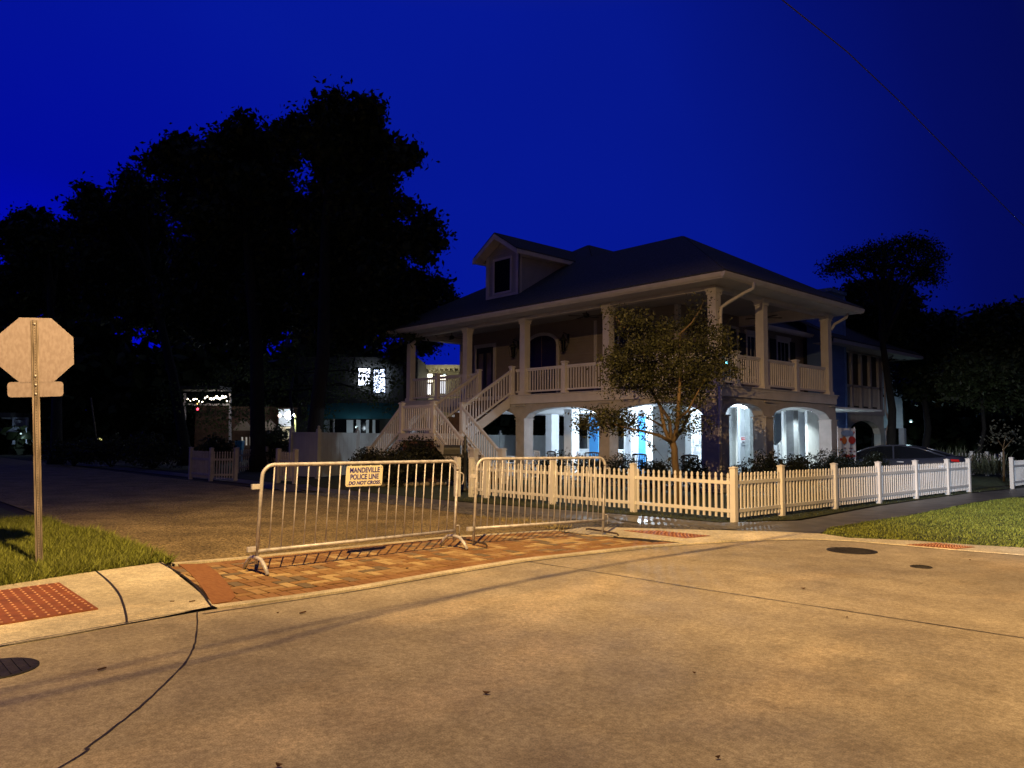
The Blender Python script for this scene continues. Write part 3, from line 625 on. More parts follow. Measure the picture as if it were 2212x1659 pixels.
# ------------------------------------------------ picket fences
def picket(b,c,d,w,z0,z1,m=0):
    d=Vector(d).normalized(); n_=Vector((-d.y,d.x,0)); t=.022
    h=z1-z0; pr=[(-w/2,0),(w/2,0),(w/2,h-.105),(w*.34,h-.085),(w*.34,h-.075),(w*.5,h-.055),(w*.42,h-.022),(0,h),(-w*.42,h-.022),(-w*.5,h-.055),(-w*.34,h-.075),(-w*.34,h-.085),(-w/2,h-.105)]
    c=Vector(c); b.slab([c+d*x+Vector((0,0,z0+z_))-n_*t/2 for x,z_ in pr],n_,t)
def post(b,c,w,h,cap=True):
    b.cbox((c[0],c[1],-.1),w,w,h+.1)
    q=w*.5+.012; b.box(c[0]-q,c[0]+q,c[1]-q,c[1]+q,h,h+.014)
    b.add([(c[0]-q,c[1]-q,h+.014),(c[0]+q,c[1]-q,h+.014),(c[0]+q,c[1]+q,h+.014),(c[0]-q,c[1]+q,h+.014),(c[0],c[1],h+.04)],[(0,1,4),(1,2,4),(2,3,4),(3,0,4),(0,3,2,1)])
def fence(label,posts,pick=.125,pw=.105,h=.945,H=.865,group=None,m=None,skip=(),pwid=.044,z0=.07,name='picket_fence'):
    m=m or M_white
    T=thing(name,label,'fence',(posts[0][0],posts[0][1],0),group)
    for p in posts:
        b=MB(); post(b,p,pw,h); b.build('post',m,T,bevel=.004)
    for i in range(len(posts)-1):
        if i in skip: continue
        a=Vector((*posts[i],0));c=Vector((*posts[i+1],0)); L=(c-a).length; d=(c-a).normalized(); b=MB()
        for z_ in (.19,.69):
            b.beam(a+d*pw*.5+Vector((0,0,z_)),c-d*pw*.5+Vector((0,0,z_)),.036,.062)
        n=max(1,round((L-pw)/pick)-0); sp=(L-pw)/n
        for k in range(n):
            picket(b,a+d*(pw/2+sp*(k+.5)+random.uniform(-.004,.004)),d+Vector((0,0,random.uniform(-.004,.004))),pwid,z0+random.uniform(-.004,.004),H+random.uniform(-.005,.005))
        b.build('picket_panel',m,T)
    return T
FX,FY=4.6942,-6.7604
ps=[(FX-2.2518*i,FY) for i in (3,2,1,0)]+[(FX,FY+1.6775+2.2518*i) for i in range(5)]+[(FX,FY+1.6775+2.2518*4+1.72)]
ps=[(ps[0][0]-.58,FY)]+ps
PF=fence('long white picket fence turning the corner in front of the big house',ps)
b=MB(); b.box(ps[0][0]-.32,ps[0][0]-.20,FY-.3,FY-.18,0,.97); b.build('gate_post',M_white,PF)
fence('white picket fence piece at the right frame edge, past the driveway gap',[(4.98,8.71),(4.95,11),(4.9,13.4)])
fence('small white picket fence standing back on the grass beyond the long fence',[(-1.0,19.9),(.936,18.6),(1.637,18.17),(2.33,17.8)],pick=.2,pw=.12,h=1.0,H=.95,pwid=.05)
ff='dim picket fences across the side street'
fence('short dim picket fence on the left, nearest the asphalt street',[g(411,1034),g(455,1038),g(508,1038)],h=1.05,H=.96,group=ff,m=mat('dimmed_white',(.42,.38,.38),.7,.12,6),pw=.11,pick=.085,pwid=.034)  # white pickets darkened: the weaker light here is put into the colour
fence('dim picket fence running behind the big tree trunk',[g(512,1022),g(543,1018),g(575,1015),g(592,1014)],h=1.0,H=.92,pick=.22,group=ff,m=mat('dimmed_white',(.42,.38,.38),.7,.12,6))
fence('dim picket gate piece to the right of the trunk by the puddle',[g(600,1042),g(637,1045)],h=1.05,H=.98,group=ff,m=mat('dimmed_white',(.42,.38,.38),.7,.12,6),pw=.13,pick=.10,pwid=.04)
# white privacy fence behind the house
pv=[at(628,1030,Z=0),at(686,1034,Z=0),at(770,1026,Z=0),at(862,1018,Z=0),at(960,1012,Z=0),at(1080,1008,Z=0),at(1180,1005,Z=0),at(1290,1003,Z=0),at(1400,1001,Z=0)]
T=thing('privacy_fence','tall plain white privacy fence behind the left side of the house','fence',pv[0])
for i,p in enumerate(pv):
    b=MB(); b.cbox((p.x,p.y,-.1),.14,.14,1.8); b.lathe((p.x,p.y,1.70),[(.09,0),(.09,.02),(.03,.06),(.055,.10),(.03,.15)],8); b.build('post',mat('dimmed_vinyl',(.34,.35,.35),.6,.06,3),T)  # white vinyl greyed so its colour carries the dim light
for a,c in zip(pv,pv[1:]):
    b=MB(); d=(c-a).normalized(); b.beam(a+Vector((0,0,.82)),c+Vector((0,0,.82)),.04,1.5); b.beam(a+Vector((0,0,1.58)),c+Vector((0,0,1.58)),.08,.08); b.beam(a+Vector((0,0,.1)),c+Vector((0,0,.1)),.08,.10)
    L=(c-a).length; k=.3
    n_=Vector((-d.y,d.x,0))
    while k<L-.1: b.beam(a+d*k+n_*0+Vector((0,0,.16)),a+d*k+Vector((0,0,1.54)),.046,.012,up=d); k+=.3
    b.build('panel',mat('dimmed_vinyl',(.34,.35,.35),.6,.06,3),T)

# ------------------------------------------------ the house
HS=thing('house','large two storey house with columned verandas, stucco arches and dark hip roof','house',(-7.5,4,0))
X0,X1,Y1=-15.07,0.0,6.95; D=3.0
cols=[(-15.05,0),(-11.2,0),(-7.90,0),(-3.95,0),(0,0),(0,2.62),(0,6.95)]
slabm=mat('house_slab',(.42,.41,.40),.7,.15,4)
MB().box(-15.4,.4,-.4,12.5,-.1,.10).build('floor_slab',slabm,HS)
for c in cols:
    b=MB(); w=.44 if c!=(0,0) else .56
    cx_=c[0]; cy_=c[1]
    if c==(0,0): cx_,cy_=-.05,.06
    b.cbox((cx_,cy_,.1),w,w,2.04); b.cbox((cx_,cy_,2.13),w+.07,w+.07,.035); b.cbox((cx_,cy_,2.60),w+.06,w+.06,.03)
    b.build('pillar',M_stucco,HS)
def arch(b,p,q,zs,zc,zt,th,n=16):
    p=Vector((*p,0));q=Vector((*q,0));d=(q-p);L=d.length;d.normalize();nn_=Vector((-d.y,d.x,0))
    vs=[]
    for i in range(n+1):
        s=i/n; x=2*s-1; z_=zs+(zc-zs)*math.sqrt(max(0,1-x*x))
        for off in (-th/2,th/2):
            vs+=[p+d*L*s+nn_*off+Vector((0,0,z_)),p+d*L*s+nn_*off+Vector((0,0,zt))]
    fs=[]
    for i in range(n):
        a=4*i;c=4*i+4
        fs+=[(a,c,c+1,a+1),(a+2,a+3,c+3,c+2),(a,a+2,c+2,c),(a+1,c+1,c+3,a+3)]
    fs+=[(0,1,3,2),(4*n,4*n+2,4*n+3,4*n+1)]
    b.add(vs,fs)
lp=[(-15.05,-11.2),(-11.2,-7.9),(-7.9,-3.95),(-3.95,-.05)]
for a,c in lp:
    b=MB(); arch(b,(a+.22,0),(c-.22,0),2.15,2.53,2.69,.36); b.box(a-.22,a+.22,-.18,.18,2.15,2.69); b.build('arch_panel',M_stucco,HS)
for a,c in ((0,2.62),(2.62,6.95)):
    b=MB(); arch(b,(0,a+.22),(0,c-.22),2.15,2.53,2.69,.36); b.box(-.18,.18,c-.22,c+.22,2.15,2.69)
    if a==0: b.box(-.25,.18,-.19,.22,2.15,2.69)
    b.build('arch_panel',M_stucco,HS)
# deck
b=MB(); b.box(-15.32,.25,-.25,7.2,2.90,2.985); b.box(-15.36,.29,-.29,7.24,2.985,3.01); b.build('deck',M_trim,HS)
b=MB(); b.box(-15.27,.2,-.235,-.20,2.69,2.90); b.box(.20,.235,-.20,7.15,2.69,2.90); b.box(-15.30,-15.27,-.2,7,2.69,2.9); b.box(-15.27,.2,7.12,7.15,2.69,2.9); b.build('fascia_board',M_trim,HS)
MB().box(-15.2,-.2,.2,12,2.60,2.66).build('underside_ceiling',M_inwhite,HS)
# upper columns
for c in cols:
    b=MB(); b.cbox((*c,3.01),.27,.27,2.78); b.cbox((*c,3.01),.34,.34,.12); b.cbox((*c,5.60),.33,.33,.05)
    b.add([(c[0]+sx*w,c[1]+sy*w,z_) for w,z_ in ((.15,5.65),(.22,5.79)) for sx,sy in ((-1,-1),(1,-1),(1,1),(-1,1))],[(0,1,5,4),(1,2,6,5),(2,3,7,6),(3,0,4,7),(4,5,6,7),(0,3,2,1)])
    b.build('column',M_trim,HS,bevel=.006)
# beams and soffit
b=MB(); b.box(-15.2,.14,-.14,.14,5.74,6.16); b.box(-.139,.139,.14,7.1,5.741,6.17); b.box(-15.19,-14.91,.14,3,5.741,6.17); b.box(-3.4,-.14,6.82,7.09,5.742,6.165); b.build('porch_beam',M_trim,HS)
b=MB(); b.box(-15.95,.87,-.87,-.142,5.86,5.885); b.box(.142,.87,-.142,7.8,5.861,5.885); b.box(-15.95,-15.202,-.14,7,5.86,5.885); b.box(-3.0,.14,7.1,7.8,5.861,5.885); b.build('soffit',M_trim,HS)
b=MB(); b.box(-14.9,-.14,.14,2.9,6.12,6.15); b.box(-3.3,-.14,2.9,6.82,6.12,6.15); b.build('porch_ceiling',mat('porch_ceiling_paint',(.42,.42,.40),.7,.05,3),HS)
# gutter
b=MB()
def gut(a,c,out):
    a=Vector(a);c=Vector(c);o=Vector(out)
    pr=[(0,0),(.0,-.13),(.05,-.14),(.09,-.10),(.12,-.03),(.12,0)]
    vs=[p+o*x+Vector((0,0,z_)) for p in (a,c) for x,z_ in pr]; k=len(pr)
    b.add(vs,[(i,(i+1)%k,k+(i+1)%k,k+i) for i in range(k)]+[tuple(range(k)),tuple(range(2*k-1,k-1,-1))])
gut((-16.0,-.87,6.0),(.90,-.87,6.0),(0,-1,0)); gut((.87,-.99,6.001),(.87,7.83,6.001),(1,0,0)); gut((-15.95,-.87,6.0),(-15.95,14,6.0),(-1,0,0))
gut((-2.8,7.9,5.86),(-2.8,13.4,5.86),(1,0,0))
b.build('gutter',M_trim,HS)
b=MB(); b.box(-15.98,.88,-.9,-.865,5.84,6.02); b.box(.845,.88,-.87,7.8,5.841,6.021); b.box(-15.98,-15.95,-.87,14,5.84,6.02); b.build('fascia',M_trim,HS)
# downspout at the corner
b=MB(); b.tube([(.95,.55,5.9),(.95,.5,5.72),(.70,.35,5.58),(.38,.15,5.36),(.20,.05,5.22),(.19,.03,5.0),(.19,.03,2.95)],.05,8); b.tube([(.30,-.22,2.95),(.30,-.22,2.3),(.42,-.18,2.15)],.05,8); b.build('downspout',M_trim,HS)
b=MB(); b.tube([(.32,-.24,2.92),(.32,-.24,2.25),(.30,-.24,2.1),(.30,-.24,.2)],.05,8); b.build('downspout',M_paint,HS)
b=MB(); b.tube([(.55,7.5,5.9),(.5,7.45,5.72),(.2,7.2,5.5),(.1,7.15,5.3)],.05,8); b.build('downspout',M_trim,HS)
# roof
AP=(-9.7,5.45,9.76); RR=(-3.46,3.46,8.58); RL=(-7.75,3.46,8.58)
def roofp(b,pts,t=.06):
    P=[Vector(p) for p in pts]; n_=(P[1]-P[0]).cross(P[2]-P[0]).normalized()
    if n_.z<0: n_=-n_
    b.slab([p+Vector((0,0,.01)) for p in P],n_,t)
b=MB()
roofp(b,[(-16.0,-.93,5.99),(.93,-.93,5.99),RR,RL,AP])
roofp(b,[(.93,-.93,5.99),(.93,7.85,5.99),RR])
roofp(b,[(-16.0,-.93,5.99),AP,(-9.7,15.2,9.76),(-16.0,15.2,5.99)])
roofp(b,[RL,AP,(-9.7,15.2,9.76),(-2.8,15.2,5.80),(-2.8,8.1,5.80)])
roofp(b,[RR,(.93,7.85,5.99),(-2.8,8.0,5.93),RL])
b.build('roof',M_roof,HS)
# dormer
DM=MB(); DM.box(-10.63,-8.77,.5,.52,6.8,8.62)
DM.add([(-10.63,.5,8.62),(-8.77,.5,8.62),(-9.7,.5,9.2),(-10.63,.52,8.62),(-8.77,.52,8.62),(-9.7,.52,9.2)],[(0,1,2),(3,5,4),(0,2,5,3),(1,4,5,2)])
DM.add([(-8.77,.52,6.8),(-8.77,.52,8.62),(-8.77,3.7,8.62),(-8.79,.52,6.8),(-8.79,.52,8.62),(-8.79,3.7,8.62)],[(0,2,1),(3,4,5),(0,3,5,2),(0,1,4,3),(1,2,5,4)])
DM.add([(-10.63,.52,6.8),(-10.63,.52,8.62),(-10.63,3.7,8.62),(-10.61,.52,6.8),(-10.61,.52,8.62),(-10.61,3.7,8.62)],[(0,1,2),(3,5,4),(0,2,5,3),(0,3,4,1),(1,4,5,2)])
dm=DM.build('dormer',siding('dormer_siding',(.42,.40,.42)),HS)
b=MB(); b.box(-10.66,-10.48,.46,.498,6.8,8.6); b.box(-8.92,-8.74,.46,.498,6.8,8.6); b.box(-8.768,-8.74,.46,.62,6.8,8.6); b.box(-10.48,-8.92,.47,.498,6.86,7.0); b.build('corner_board',M_trim,dm)
b=MB()
for sx in (-1,1):
    e_=(-9.7+sx*1.28,8.50); 
    for y0,y1,zt in ((.05,3.9,0),):
        a=Vector((-9.7,y0,9.32));c=Vector((e_[0],y0,e_[1])); a2=Vector((-9.7,4.9,9.32)); c2=Vector((e_[0],3.6 if sx<0 else 3.5,e_[1]))
        n_=(c-a).cross(Vector((0,1,0))); n_=n_ if n_.z>0 else -n_
        b.slab([a,c,c2,a2],n_.normalized(),.04)
b.build('dormer_roof',M_roof,dm)
b=MB()
for sx in (-1,1):
    a=Vector((-9.7,.04,9.30));c=Vector((-9.7+sx*1.30,.04,8.47))
    b.slab([a,c,c-Vector((0,0,.17)),a-Vector((0,0,.20))],(0,1,0),.04)
    a=Vector((-9.7,.08,9.14));c=Vector((-9.7+sx*1.26,.08,8.34))
    b.slab([a,c,c+Vector((0,.41,0)),a+Vector((0,.41,0))],(0,0,1),.015)
    x=-9.7+sx*1.28; b.box(min(x,x-sx*.04),max(x,x-sx*.04),.08,3.6,8.34,8.50)
    b.box(min(-9.7+sx*.935,x-sx*.041),max(-9.7+sx*.935,x-sx*.041),.49,3.5,8.34,8.36)
b.build('rake_trim',M_trim,dm)
def window(parent,x0,x1,z0,z1,plane,axis='Y',grid=(2,2),frame=M_trim,glass=None,fw=.09,sgn=-1,name='window'):
    """window in a wall; plane = coordinate of the outer wall face, sgn = outward direction"""
    glass=glass or M_glass; p=plane; o=sgn
    def bx(b,a0,a1,z0_,z1_,d0,d1):
        lo,hi=min(p+o*d0,p+o*d1),max(p+o*d0,p+o*d1)
        if axis=='Y': b.box(a0,a1,lo,hi,z0_,z1_)
        else: b.box(lo,hi,a0,a1,z0_,z1_)
    b=MB(); bx(b,x0,x1,z0,z1,.004,.012); wn=b.build(name,glass,parent)
    b=MB(); bx(b,x0-fw,x0,z0-fw,z1+fw,.0,.045); bx(b,x1,x1+fw,z0-fw,z1+fw,.0,.045); bx(b,x0,x1,z1,z1+fw,.0,.044); bx(b,x0,x1,z0-fw,z0,.0,.05)
    for i in range(1,grid[0]): x=x0+(x1-x0)*i/grid[0]; bx(b,x-.012,x+.012,z0,z1,.012,.026)
    for i in range(1,grid[1]): z_=z0+(z1-z0)*i/grid[1]; bx(b,x0,x1,z_-.014,z_+.014,.012,.028)
    b.build('frame',frame,wn); return wn
window(dm,-10.16,-9.24,7.1,8.35,.5,grid=(1,1),glass=mat('black_pane',(.004,.004,.006),.6,.1,3,spec=.1))
# upper wall
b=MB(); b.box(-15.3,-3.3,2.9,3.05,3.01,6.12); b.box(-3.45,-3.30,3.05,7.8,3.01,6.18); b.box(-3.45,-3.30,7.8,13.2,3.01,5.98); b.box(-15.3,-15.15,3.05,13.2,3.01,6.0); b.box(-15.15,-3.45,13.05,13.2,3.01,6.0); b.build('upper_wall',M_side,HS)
MB().box(-3.42,-3.27,2.87,2.899,3.01,6.12).box(-3.299,-3.27,2.899,3.05,3.01,6.12).build('corner_board',M_trim,HS)
for q_ in ((-7.12,-6.98,2.87,2.899,3.01,5.95),(-15.3,-15.15,2.87,2.899,3.01,6.1),(-3.299,-3.27,13.0,13.2,3.01,6.0)): MB().box(*q_).build('corner_board',M_trim,HS)
b=MB(); b.box(-3.3,-2.85,7.9,13.3,5.84,5.87); b.box(-2.86,-2.82,7.9,13.3,5.70,5.88); b.build('rear_soffit',M_trim,HS)
# arched front door
b=MB(); xc,w=-9.95,.86; n=14; pts=[(xc-w,2.875,3.01),(xc+w,2.875,3.01)]+[(xc+w*math.cos(math.pi*i/n),2.875,5.22+.42*math.sin(math.pi*i/n)) for i in range(n+1)]
b.slab(pts,(0,1,0),.02); dr=b.build('door',mat('dark_wood_door',(.02,.014,.010),.3,.3,5),HS)
b=MB(); vs=[]
for i in range(n+1):
    a=math.pi*i/n
    for rr_ in (0,.13): vs+=[(xc+(w+rr_)*math.cos(a),y_,5.22+(.42+rr_)*math.sin(a)) for y_ in (2.84,2.899)]
b.add(vs,[f for i in range(n) for f in ((4*i,4*i+4,4*i+6,4*i+2),(4*i,4*i+1,4*i+5,4*i+4),(4*i+2,4*i+6,4*i+7,4*i+3),(4*i+1,4*i+3,4*i+7,4*i+5))])
b.box(xc-w-.13,xc-w,2.84,2.899,3.01,5.22); b.box(xc+w,xc+w+.13,2.84,2.899,3.01,5.22); b.build('frame',M_trim,dr)
b=MB(); b.box(xc-.015,xc+.015,2.865,2.874,3.05,5.6)
for s in (-1,1): b.tube([(xc+s*.07,2.86,3.95),(xc+s*.07,2.82,3.95),(xc+s*.07,2.82,4.2),(xc+s*.07,2.86,4.2)],.012,6)
b.build('handle',mat('brass',(.35,.25,.1),.3,.1,5,metal=1),dr)
for x0,x1 in ((-14.1,-12.95),):
    d2=window(HS,x0,x1,3.1,5.45,2.9,grid=(2,1),name='door',glass=mat('curtained_glass',(.12,.10,.08),.25,.3,2),fw=.16)
    b=MB(); b.box(x0,x0+.13,2.87,2.886,3.1,5.45); b.box(x0+.48,x0+.68,2.87,2.886,3.1,5.45); b.box(x1-.13,x1,2.87,2.886,3.1,5.45); b.box(x0+.13,x0+.48,2.87,2.886,5.2,5.45);b.box(x0+.68,x1-.13,2.87,2.886,5.2,5.45); b.build('door_stile',M_dark,d2)
for x0,x1 in ((-5.85,-4.75),):
    wn=window(HS,x0,x1,3.5,5.4,2.9,grid=(3,4))
    for a,c in ((x0-.52,x0-.11),(x1+.11,x1+.52)):
        b=MB(); b.box(a,c,2.86,2.898,3.4,5.5); [b.box(a+.04,c-.04,2.852,2.86,z_,z_+.04) for z_ in np.arange(3.45,5.45,.07)]; b.build('shutter',M_dark,wn)
# right side wall: door and windows behind the porch
wn=window(HS,6.05,6.62,3.05,5.62,-3.3,'X',grid=(1,1),sgn=1,name='door',glass=M_dark,fw=.08)
for a0,a1,sh in ((7.35,8.15,1),(9.65,10.55,1)):
    wn=window(HS,a0,a1,3.9,5.42,-3.3,'X',grid=(3,2),sgn=1,glass=M_glass)
    b=MB(); b.box(-3.3,-3.22,a0-.14,a1+.14,5.515,5.66); b.build('header',M_trim,wn)
    for s0,s1 in ((a0-.55,a0-.11),(a1+.11,a1+.55)):
        b=MB(); b.box(-3.298,-3.262,s0,s1,3.8,5.5); [b.box(-3.262,-3.254,s0+.04,s1-.04,z_,z_+.04) for z_ in np.arange(3.85,5.45,.07)]; b.build('shutter',M_dark,wn)
# chimney chase
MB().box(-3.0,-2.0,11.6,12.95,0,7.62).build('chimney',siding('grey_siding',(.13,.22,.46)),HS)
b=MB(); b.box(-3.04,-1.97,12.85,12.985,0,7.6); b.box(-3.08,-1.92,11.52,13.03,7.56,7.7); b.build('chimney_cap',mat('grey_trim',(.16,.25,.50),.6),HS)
# railings
def rail(b,a,c,zr,bal=.125,drop=0):
    a=Vector(a);c=Vector(c); d=c-a; L=Vector((d.x,d.y,0)).length
    b.beam(a+Vector((0,0,zr)),c+Vector((0,0,zr)),.085,.055); b.beam(a+Vector((0,0,zr-.05)),c+Vector((0,0,zr-.05)),.045,.05); b.beam(a+Vector((0,0,.13)),c+Vector((0,0,.13)),.06,.06)
    n=max(1,int(L/bal))
    for i in range(n):
        s=(i+.5)/n; p=a+d*s; b.beam(p+Vector((0,0,.13)),p+Vector((0,0,zr-.03)),.034,.034)
def newel(parent,x,y,z0,h,w=.13,name='newel_post'):
    b=MB(); b.cbox((x,y,z0),w,w,h-.05); b.cbox((x,y,z0+h-.05),w+.06,w+.06,.03); b.cbox((x,y,z0+h-.02),w+.025,w+.025,.02); b.cbox((x,y,z0),w+.04,w+.04,.08); b.build(name,M_paint,parent)
Dk=3.01; cx4=[-15.05,-11.2,-7.9,-3.95,0]
segs=[(-15.05,-13.14),(-13.14,-11.2),(-8.45,-7.9),(-7.9,-5.9),(-5.9,-3.95),(-3.95,-1.98),(-1.98,0)]
for a,c in segs:
    b=MB(); rail(b,(a+.1,-.0,Dk),(c-.1,-.0,Dk),.93); b.build('railing',M_paint,HS)
b=MB(); rail(b,(-11.06,0,Dk),(-10.38,0,Dk),.93); b.build('railing',M_paint,HS)
for a,c in ((0,1.12),(1.12,2.62),(2.62,4.72),(4.72,6.95)):
    b=MB(); rail(b,(0,a+.1,Dk),(0,c-.1,Dk),.93); b.build('railing',M_paint,HS)
for x in (-13.14,-5.9,-1.98): newel(HS,x,0,Dk,1.10,.16)
for y in (1.12,4.72): newel(HS,0,y,Dk,1.07,.16)
newel(HS,-10.33,-.12,Dk,1.08,.14); newel(HS,-8.45,-.12,Dk,1.08,.14)
# stair: upper flight to a landing, two lower flights
M_tread=mat('brown_decking',(.13,.085,.05),.6,.2,6); M_brickp=mat('brick_pier',(.20,.10,.07),.9,.3,12,.5,40)
st=MB(); n=8
for i in range(n):
    z_=1.6+(Dk-1.6)*(i+1)/(n+1); y=-2.45+2.2*(i)/n; st.box(-10.3,-8.5,y,y+.30,z_-.04,z_); st.box(-10.28,-8.52,y+.02,y+.04,z_-.16,z_-.04)
for sx,xs in ((1,-8.4),(-1,-10.3)):
    for i in range(8):
        z_=1.6*(1-(i+1)/9); x=xs+sx*(2.1*i/8); x2=x+sx*.29; st.box(min(x,x2),max(x,x2),-3.6,-2.5,z_-.04,z_); q=x2-sx*.04; st.box(min(q,x2-sx*.02),max(q,x2-sx*.02),-3.58,-2.52,z_-.16,z_-.04)
st.box(-10.36,-8.36,-3.7,-2.42,1.54,1.6)
SC=st.build('staircase',M_tread,HS)
b=MB()
b.slab([(-8.46,-.25,2.95),(-8.46,-2.45,1.6),(-8.46,-2.45,1.25),(-8.46,-.25,2.55)],(1,0,0),.05); b.build('stringer',M_trim,SC); b=MB(); b.slab([(-10.40,-.25,2.95),(-10.40,-2.45,1.6),(-10.40,-2.45,1.25),(-10.40,-.25,2.55)],(1,0,0),.05)
for y in (-3.66,-2.5):
    b.build('stringer',M_trim,SC); b=MB(); b.slab([(-8.4,y,1.58),(-6.2,y,.05),(-6.65,y,.0),(-8.4,y,1.22)],(0,1,0),.05); b.build('stringer',M_trim,SC); b=MB(); b.slab([(-10.3,y,1.58),(-12.5,y,.05),(-12.05,y,.0),(-10.3,y,1.22)],(0,1,0),.05)
b.build('stringer',M_trim,SC); b=MB(); b.box(-10.38,-8.34,-3.73,-3.70,1.36,1.6); b.box(-8.34,-8.31,-3.73,-2.4,1.36,1.6)
b.build('landing_fascia',M_trim,SC)
MB().box(-10.25,-8.45,-3.62,-2.5,0,1.36).build('pier',M_brickp,SC)
zl=1.6
for x,y in ((-10.3,-2.45),(-8.42,-2.45),(-10.3,-3.66),(-8.42,-3.66)): newel(SC,x,y,zl,1.08,.14)
for x,y in ((-6.30,-3.66),(-6.30,-2.5)): newel(SC,x,y,.0,1.13,.19)
for x,y in ((-12.4,-3.66),(-12.4,-2.5)): newel(SC,x,y,.0,1.13,.14)
for x in (-10.33,-8.45):
    b=MB(); rail(b,(x,-.18,Dk-.02),(x,-2.40,zl+.03),.93); b.build('stair_railing',M_paint,SC)
b=MB(); rail(b,(-10.22,-3.66,zl),(-8.5,-3.66,zl),.93,.115); b.build('stair_railing',M_paint,SC)
for y in (-3.66,-2.5):
    b=MB(); rail(b,(-8.36,y,zl-.02),(-6.38,y,.08),.93,.12); b.build('stair_railing',M_paint,SC)
    b=MB(); rail(b,(-10.36,y,zl-.02),(-12.34,y,.08),.93,.12); b.build('stair_railing',M_paint,SC)
# ground floor interior seen through the arches
def ipillar(n_,a,bb_,c,Y,z1=2.6,m=M_inwhite,dep=.42,nm='inner_pillar'):
    x0=zat(n_,a,900,Y=Y).x; x1=zat(n_,bb_,900,Y=Y).x; MB().box(x0,x1,Y,Y+dep,.1,z1).build(nm,m,HS)
ipillar(5,610,695,770,2.9); ipillar(5,410,475,545,6.9,dep=.5)
M_inshade=mat('interior_shade_grey',(.50,.54,.56),.7,.05,3)  # greyer than the interior white: shade of the inner pillars put into the colour
ipillar(5,1575,1740,0,2.9,m=M_inshade,dep=.35); ipillar(5,1785,1930,0,2.9,m=M_inshade,dep=.35)
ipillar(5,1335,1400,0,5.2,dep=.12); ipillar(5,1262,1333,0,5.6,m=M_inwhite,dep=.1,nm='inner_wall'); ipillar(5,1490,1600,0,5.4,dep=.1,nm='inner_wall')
x0=zat(5,1940,900,Y=5.0).x; x1=zat(5,2130,900,Y=5).x
MB().box(x0-.5,-3.02,5.0,5.12,.1,2.6).build('inner_wall',M_inwhite,HS)
b=MB(); xa=zat(5,775,900,Y=8).x; xb=zat(5,1262,900,Y=8).x; b.box(xa,xb,8,8.12,.1,.92); b.box(xa,xb,7.97,8.15,.92,.98); b.build('half_wall',M_sidew,HS)
b=MB()
for x in (-13.6,-9.8): b.box(x,x+.14,9.7,9.84,.1,2.6)
b.box(-14,-5.5,9.7,9.9,2.42,2.598); b.build('rear_post',M_inwhite,HS)
# blue painted door leaves
M_blue=mat('bright_blue_paint',(.10,.42,.92),.4,.05,3)
for a,c,Y in ((885,983,5.2),(1408,1492,5.35)):
    x0=zat(5,a,900,Y=Y).x; x1=zat(5,c,900,Y=Y).x; d2=MB().box(x0,x1,Y,Y+.06,.1,2.35).build('blue_door',M_blue,HS)
    if a==885:
        mt=mat('navy_emblem',(.01,.04,.3),.5); q=zat(5,945,897,Y=Y); 
        b=MB(); r0=.075
        for k in range(10):
            a0=2*math.pi*k/10;a1=2*math.pi*(k+1)/10
            b.slab([(q.x+r*math.cos(t_),Y-.004,q.z+r*.9*math.sin(t_)) for r,t_ in ((r0*.7,a0),(r0*.7,a1),(r0*1.1,a1),(r0*1.1,a0))],(0,1,0),.003)
        b.box(q.x-r0*.9,q.x+r0*.7,Y-.005,Y-.001,q.z-.012,q.z+.012); b.box(q.x-.04,q.x+.02,Y-.005,Y-.001,q.z-r0*1.9,q.z-r0*1.0); b.box(q.x,q.x+.12,Y-.005,Y-.001,q.z+r0*1.25,q.z+r0*1.4); b.build('emblem',mt,d2)
# inner parts seen through the right side arches
def xwall(a,c,X,z0=.1,z1=2.6,m=M_inwhite,nm='inner_wall',th=.1):
    y0=zat(6,a,900,X=X).y; y1=zat(6,c,900,X=X).y; return MB().box(X-th,X,y0,y1,z0,z1).build(nm,m,HS)
xwall(380,476,-3.0); xwall(540,592,-4.2)
b=MB(); y0=zat(6,476,900,X=-3).y; y1=zat(6,545,900,X=-3).y; MB().box(-3.3,-3.0,y0,y1,.1,2.6).build('inner_pillar',M_inshade,HS)
wl=xwall(592,700,-2.2,m=M_inshade)
xwall(700,752,-2.0,m=mat('shaded_grey_paint',(.30,.33,.33),.7),th=.3)  # same grey made darker, shade put into the colour
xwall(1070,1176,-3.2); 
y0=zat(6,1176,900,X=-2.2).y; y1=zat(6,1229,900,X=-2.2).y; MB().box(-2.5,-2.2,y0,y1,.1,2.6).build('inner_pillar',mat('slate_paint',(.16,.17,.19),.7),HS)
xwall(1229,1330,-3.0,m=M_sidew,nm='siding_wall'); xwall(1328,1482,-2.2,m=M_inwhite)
y0=zat(6,960,900,X=-4.6).y; y1=zat(6,1180,900,X=-4.6).y; MB().box(-4.7,-4.6,y0,y1,.1,2.6).build('inner_wall',M_inshade,HS)
# inner stair with white handrail
a=zat(6,1000,985,X=-3.4); c=zat(6,1072,905,X=-3.4); b=MB(); b.beam(a,c,.06,.07)
for k in range(6):
    s=k/5; p=a.lerp(c,s); b.beam((p.x,p.y,.1),p,.04,.04)
q=zat(6,985,975,X=-3.4); b.cbox((q.x,q.y,.1),.16,.16,q.z-.1); b.build('inner_stair_rail',M_inwhite,HS)
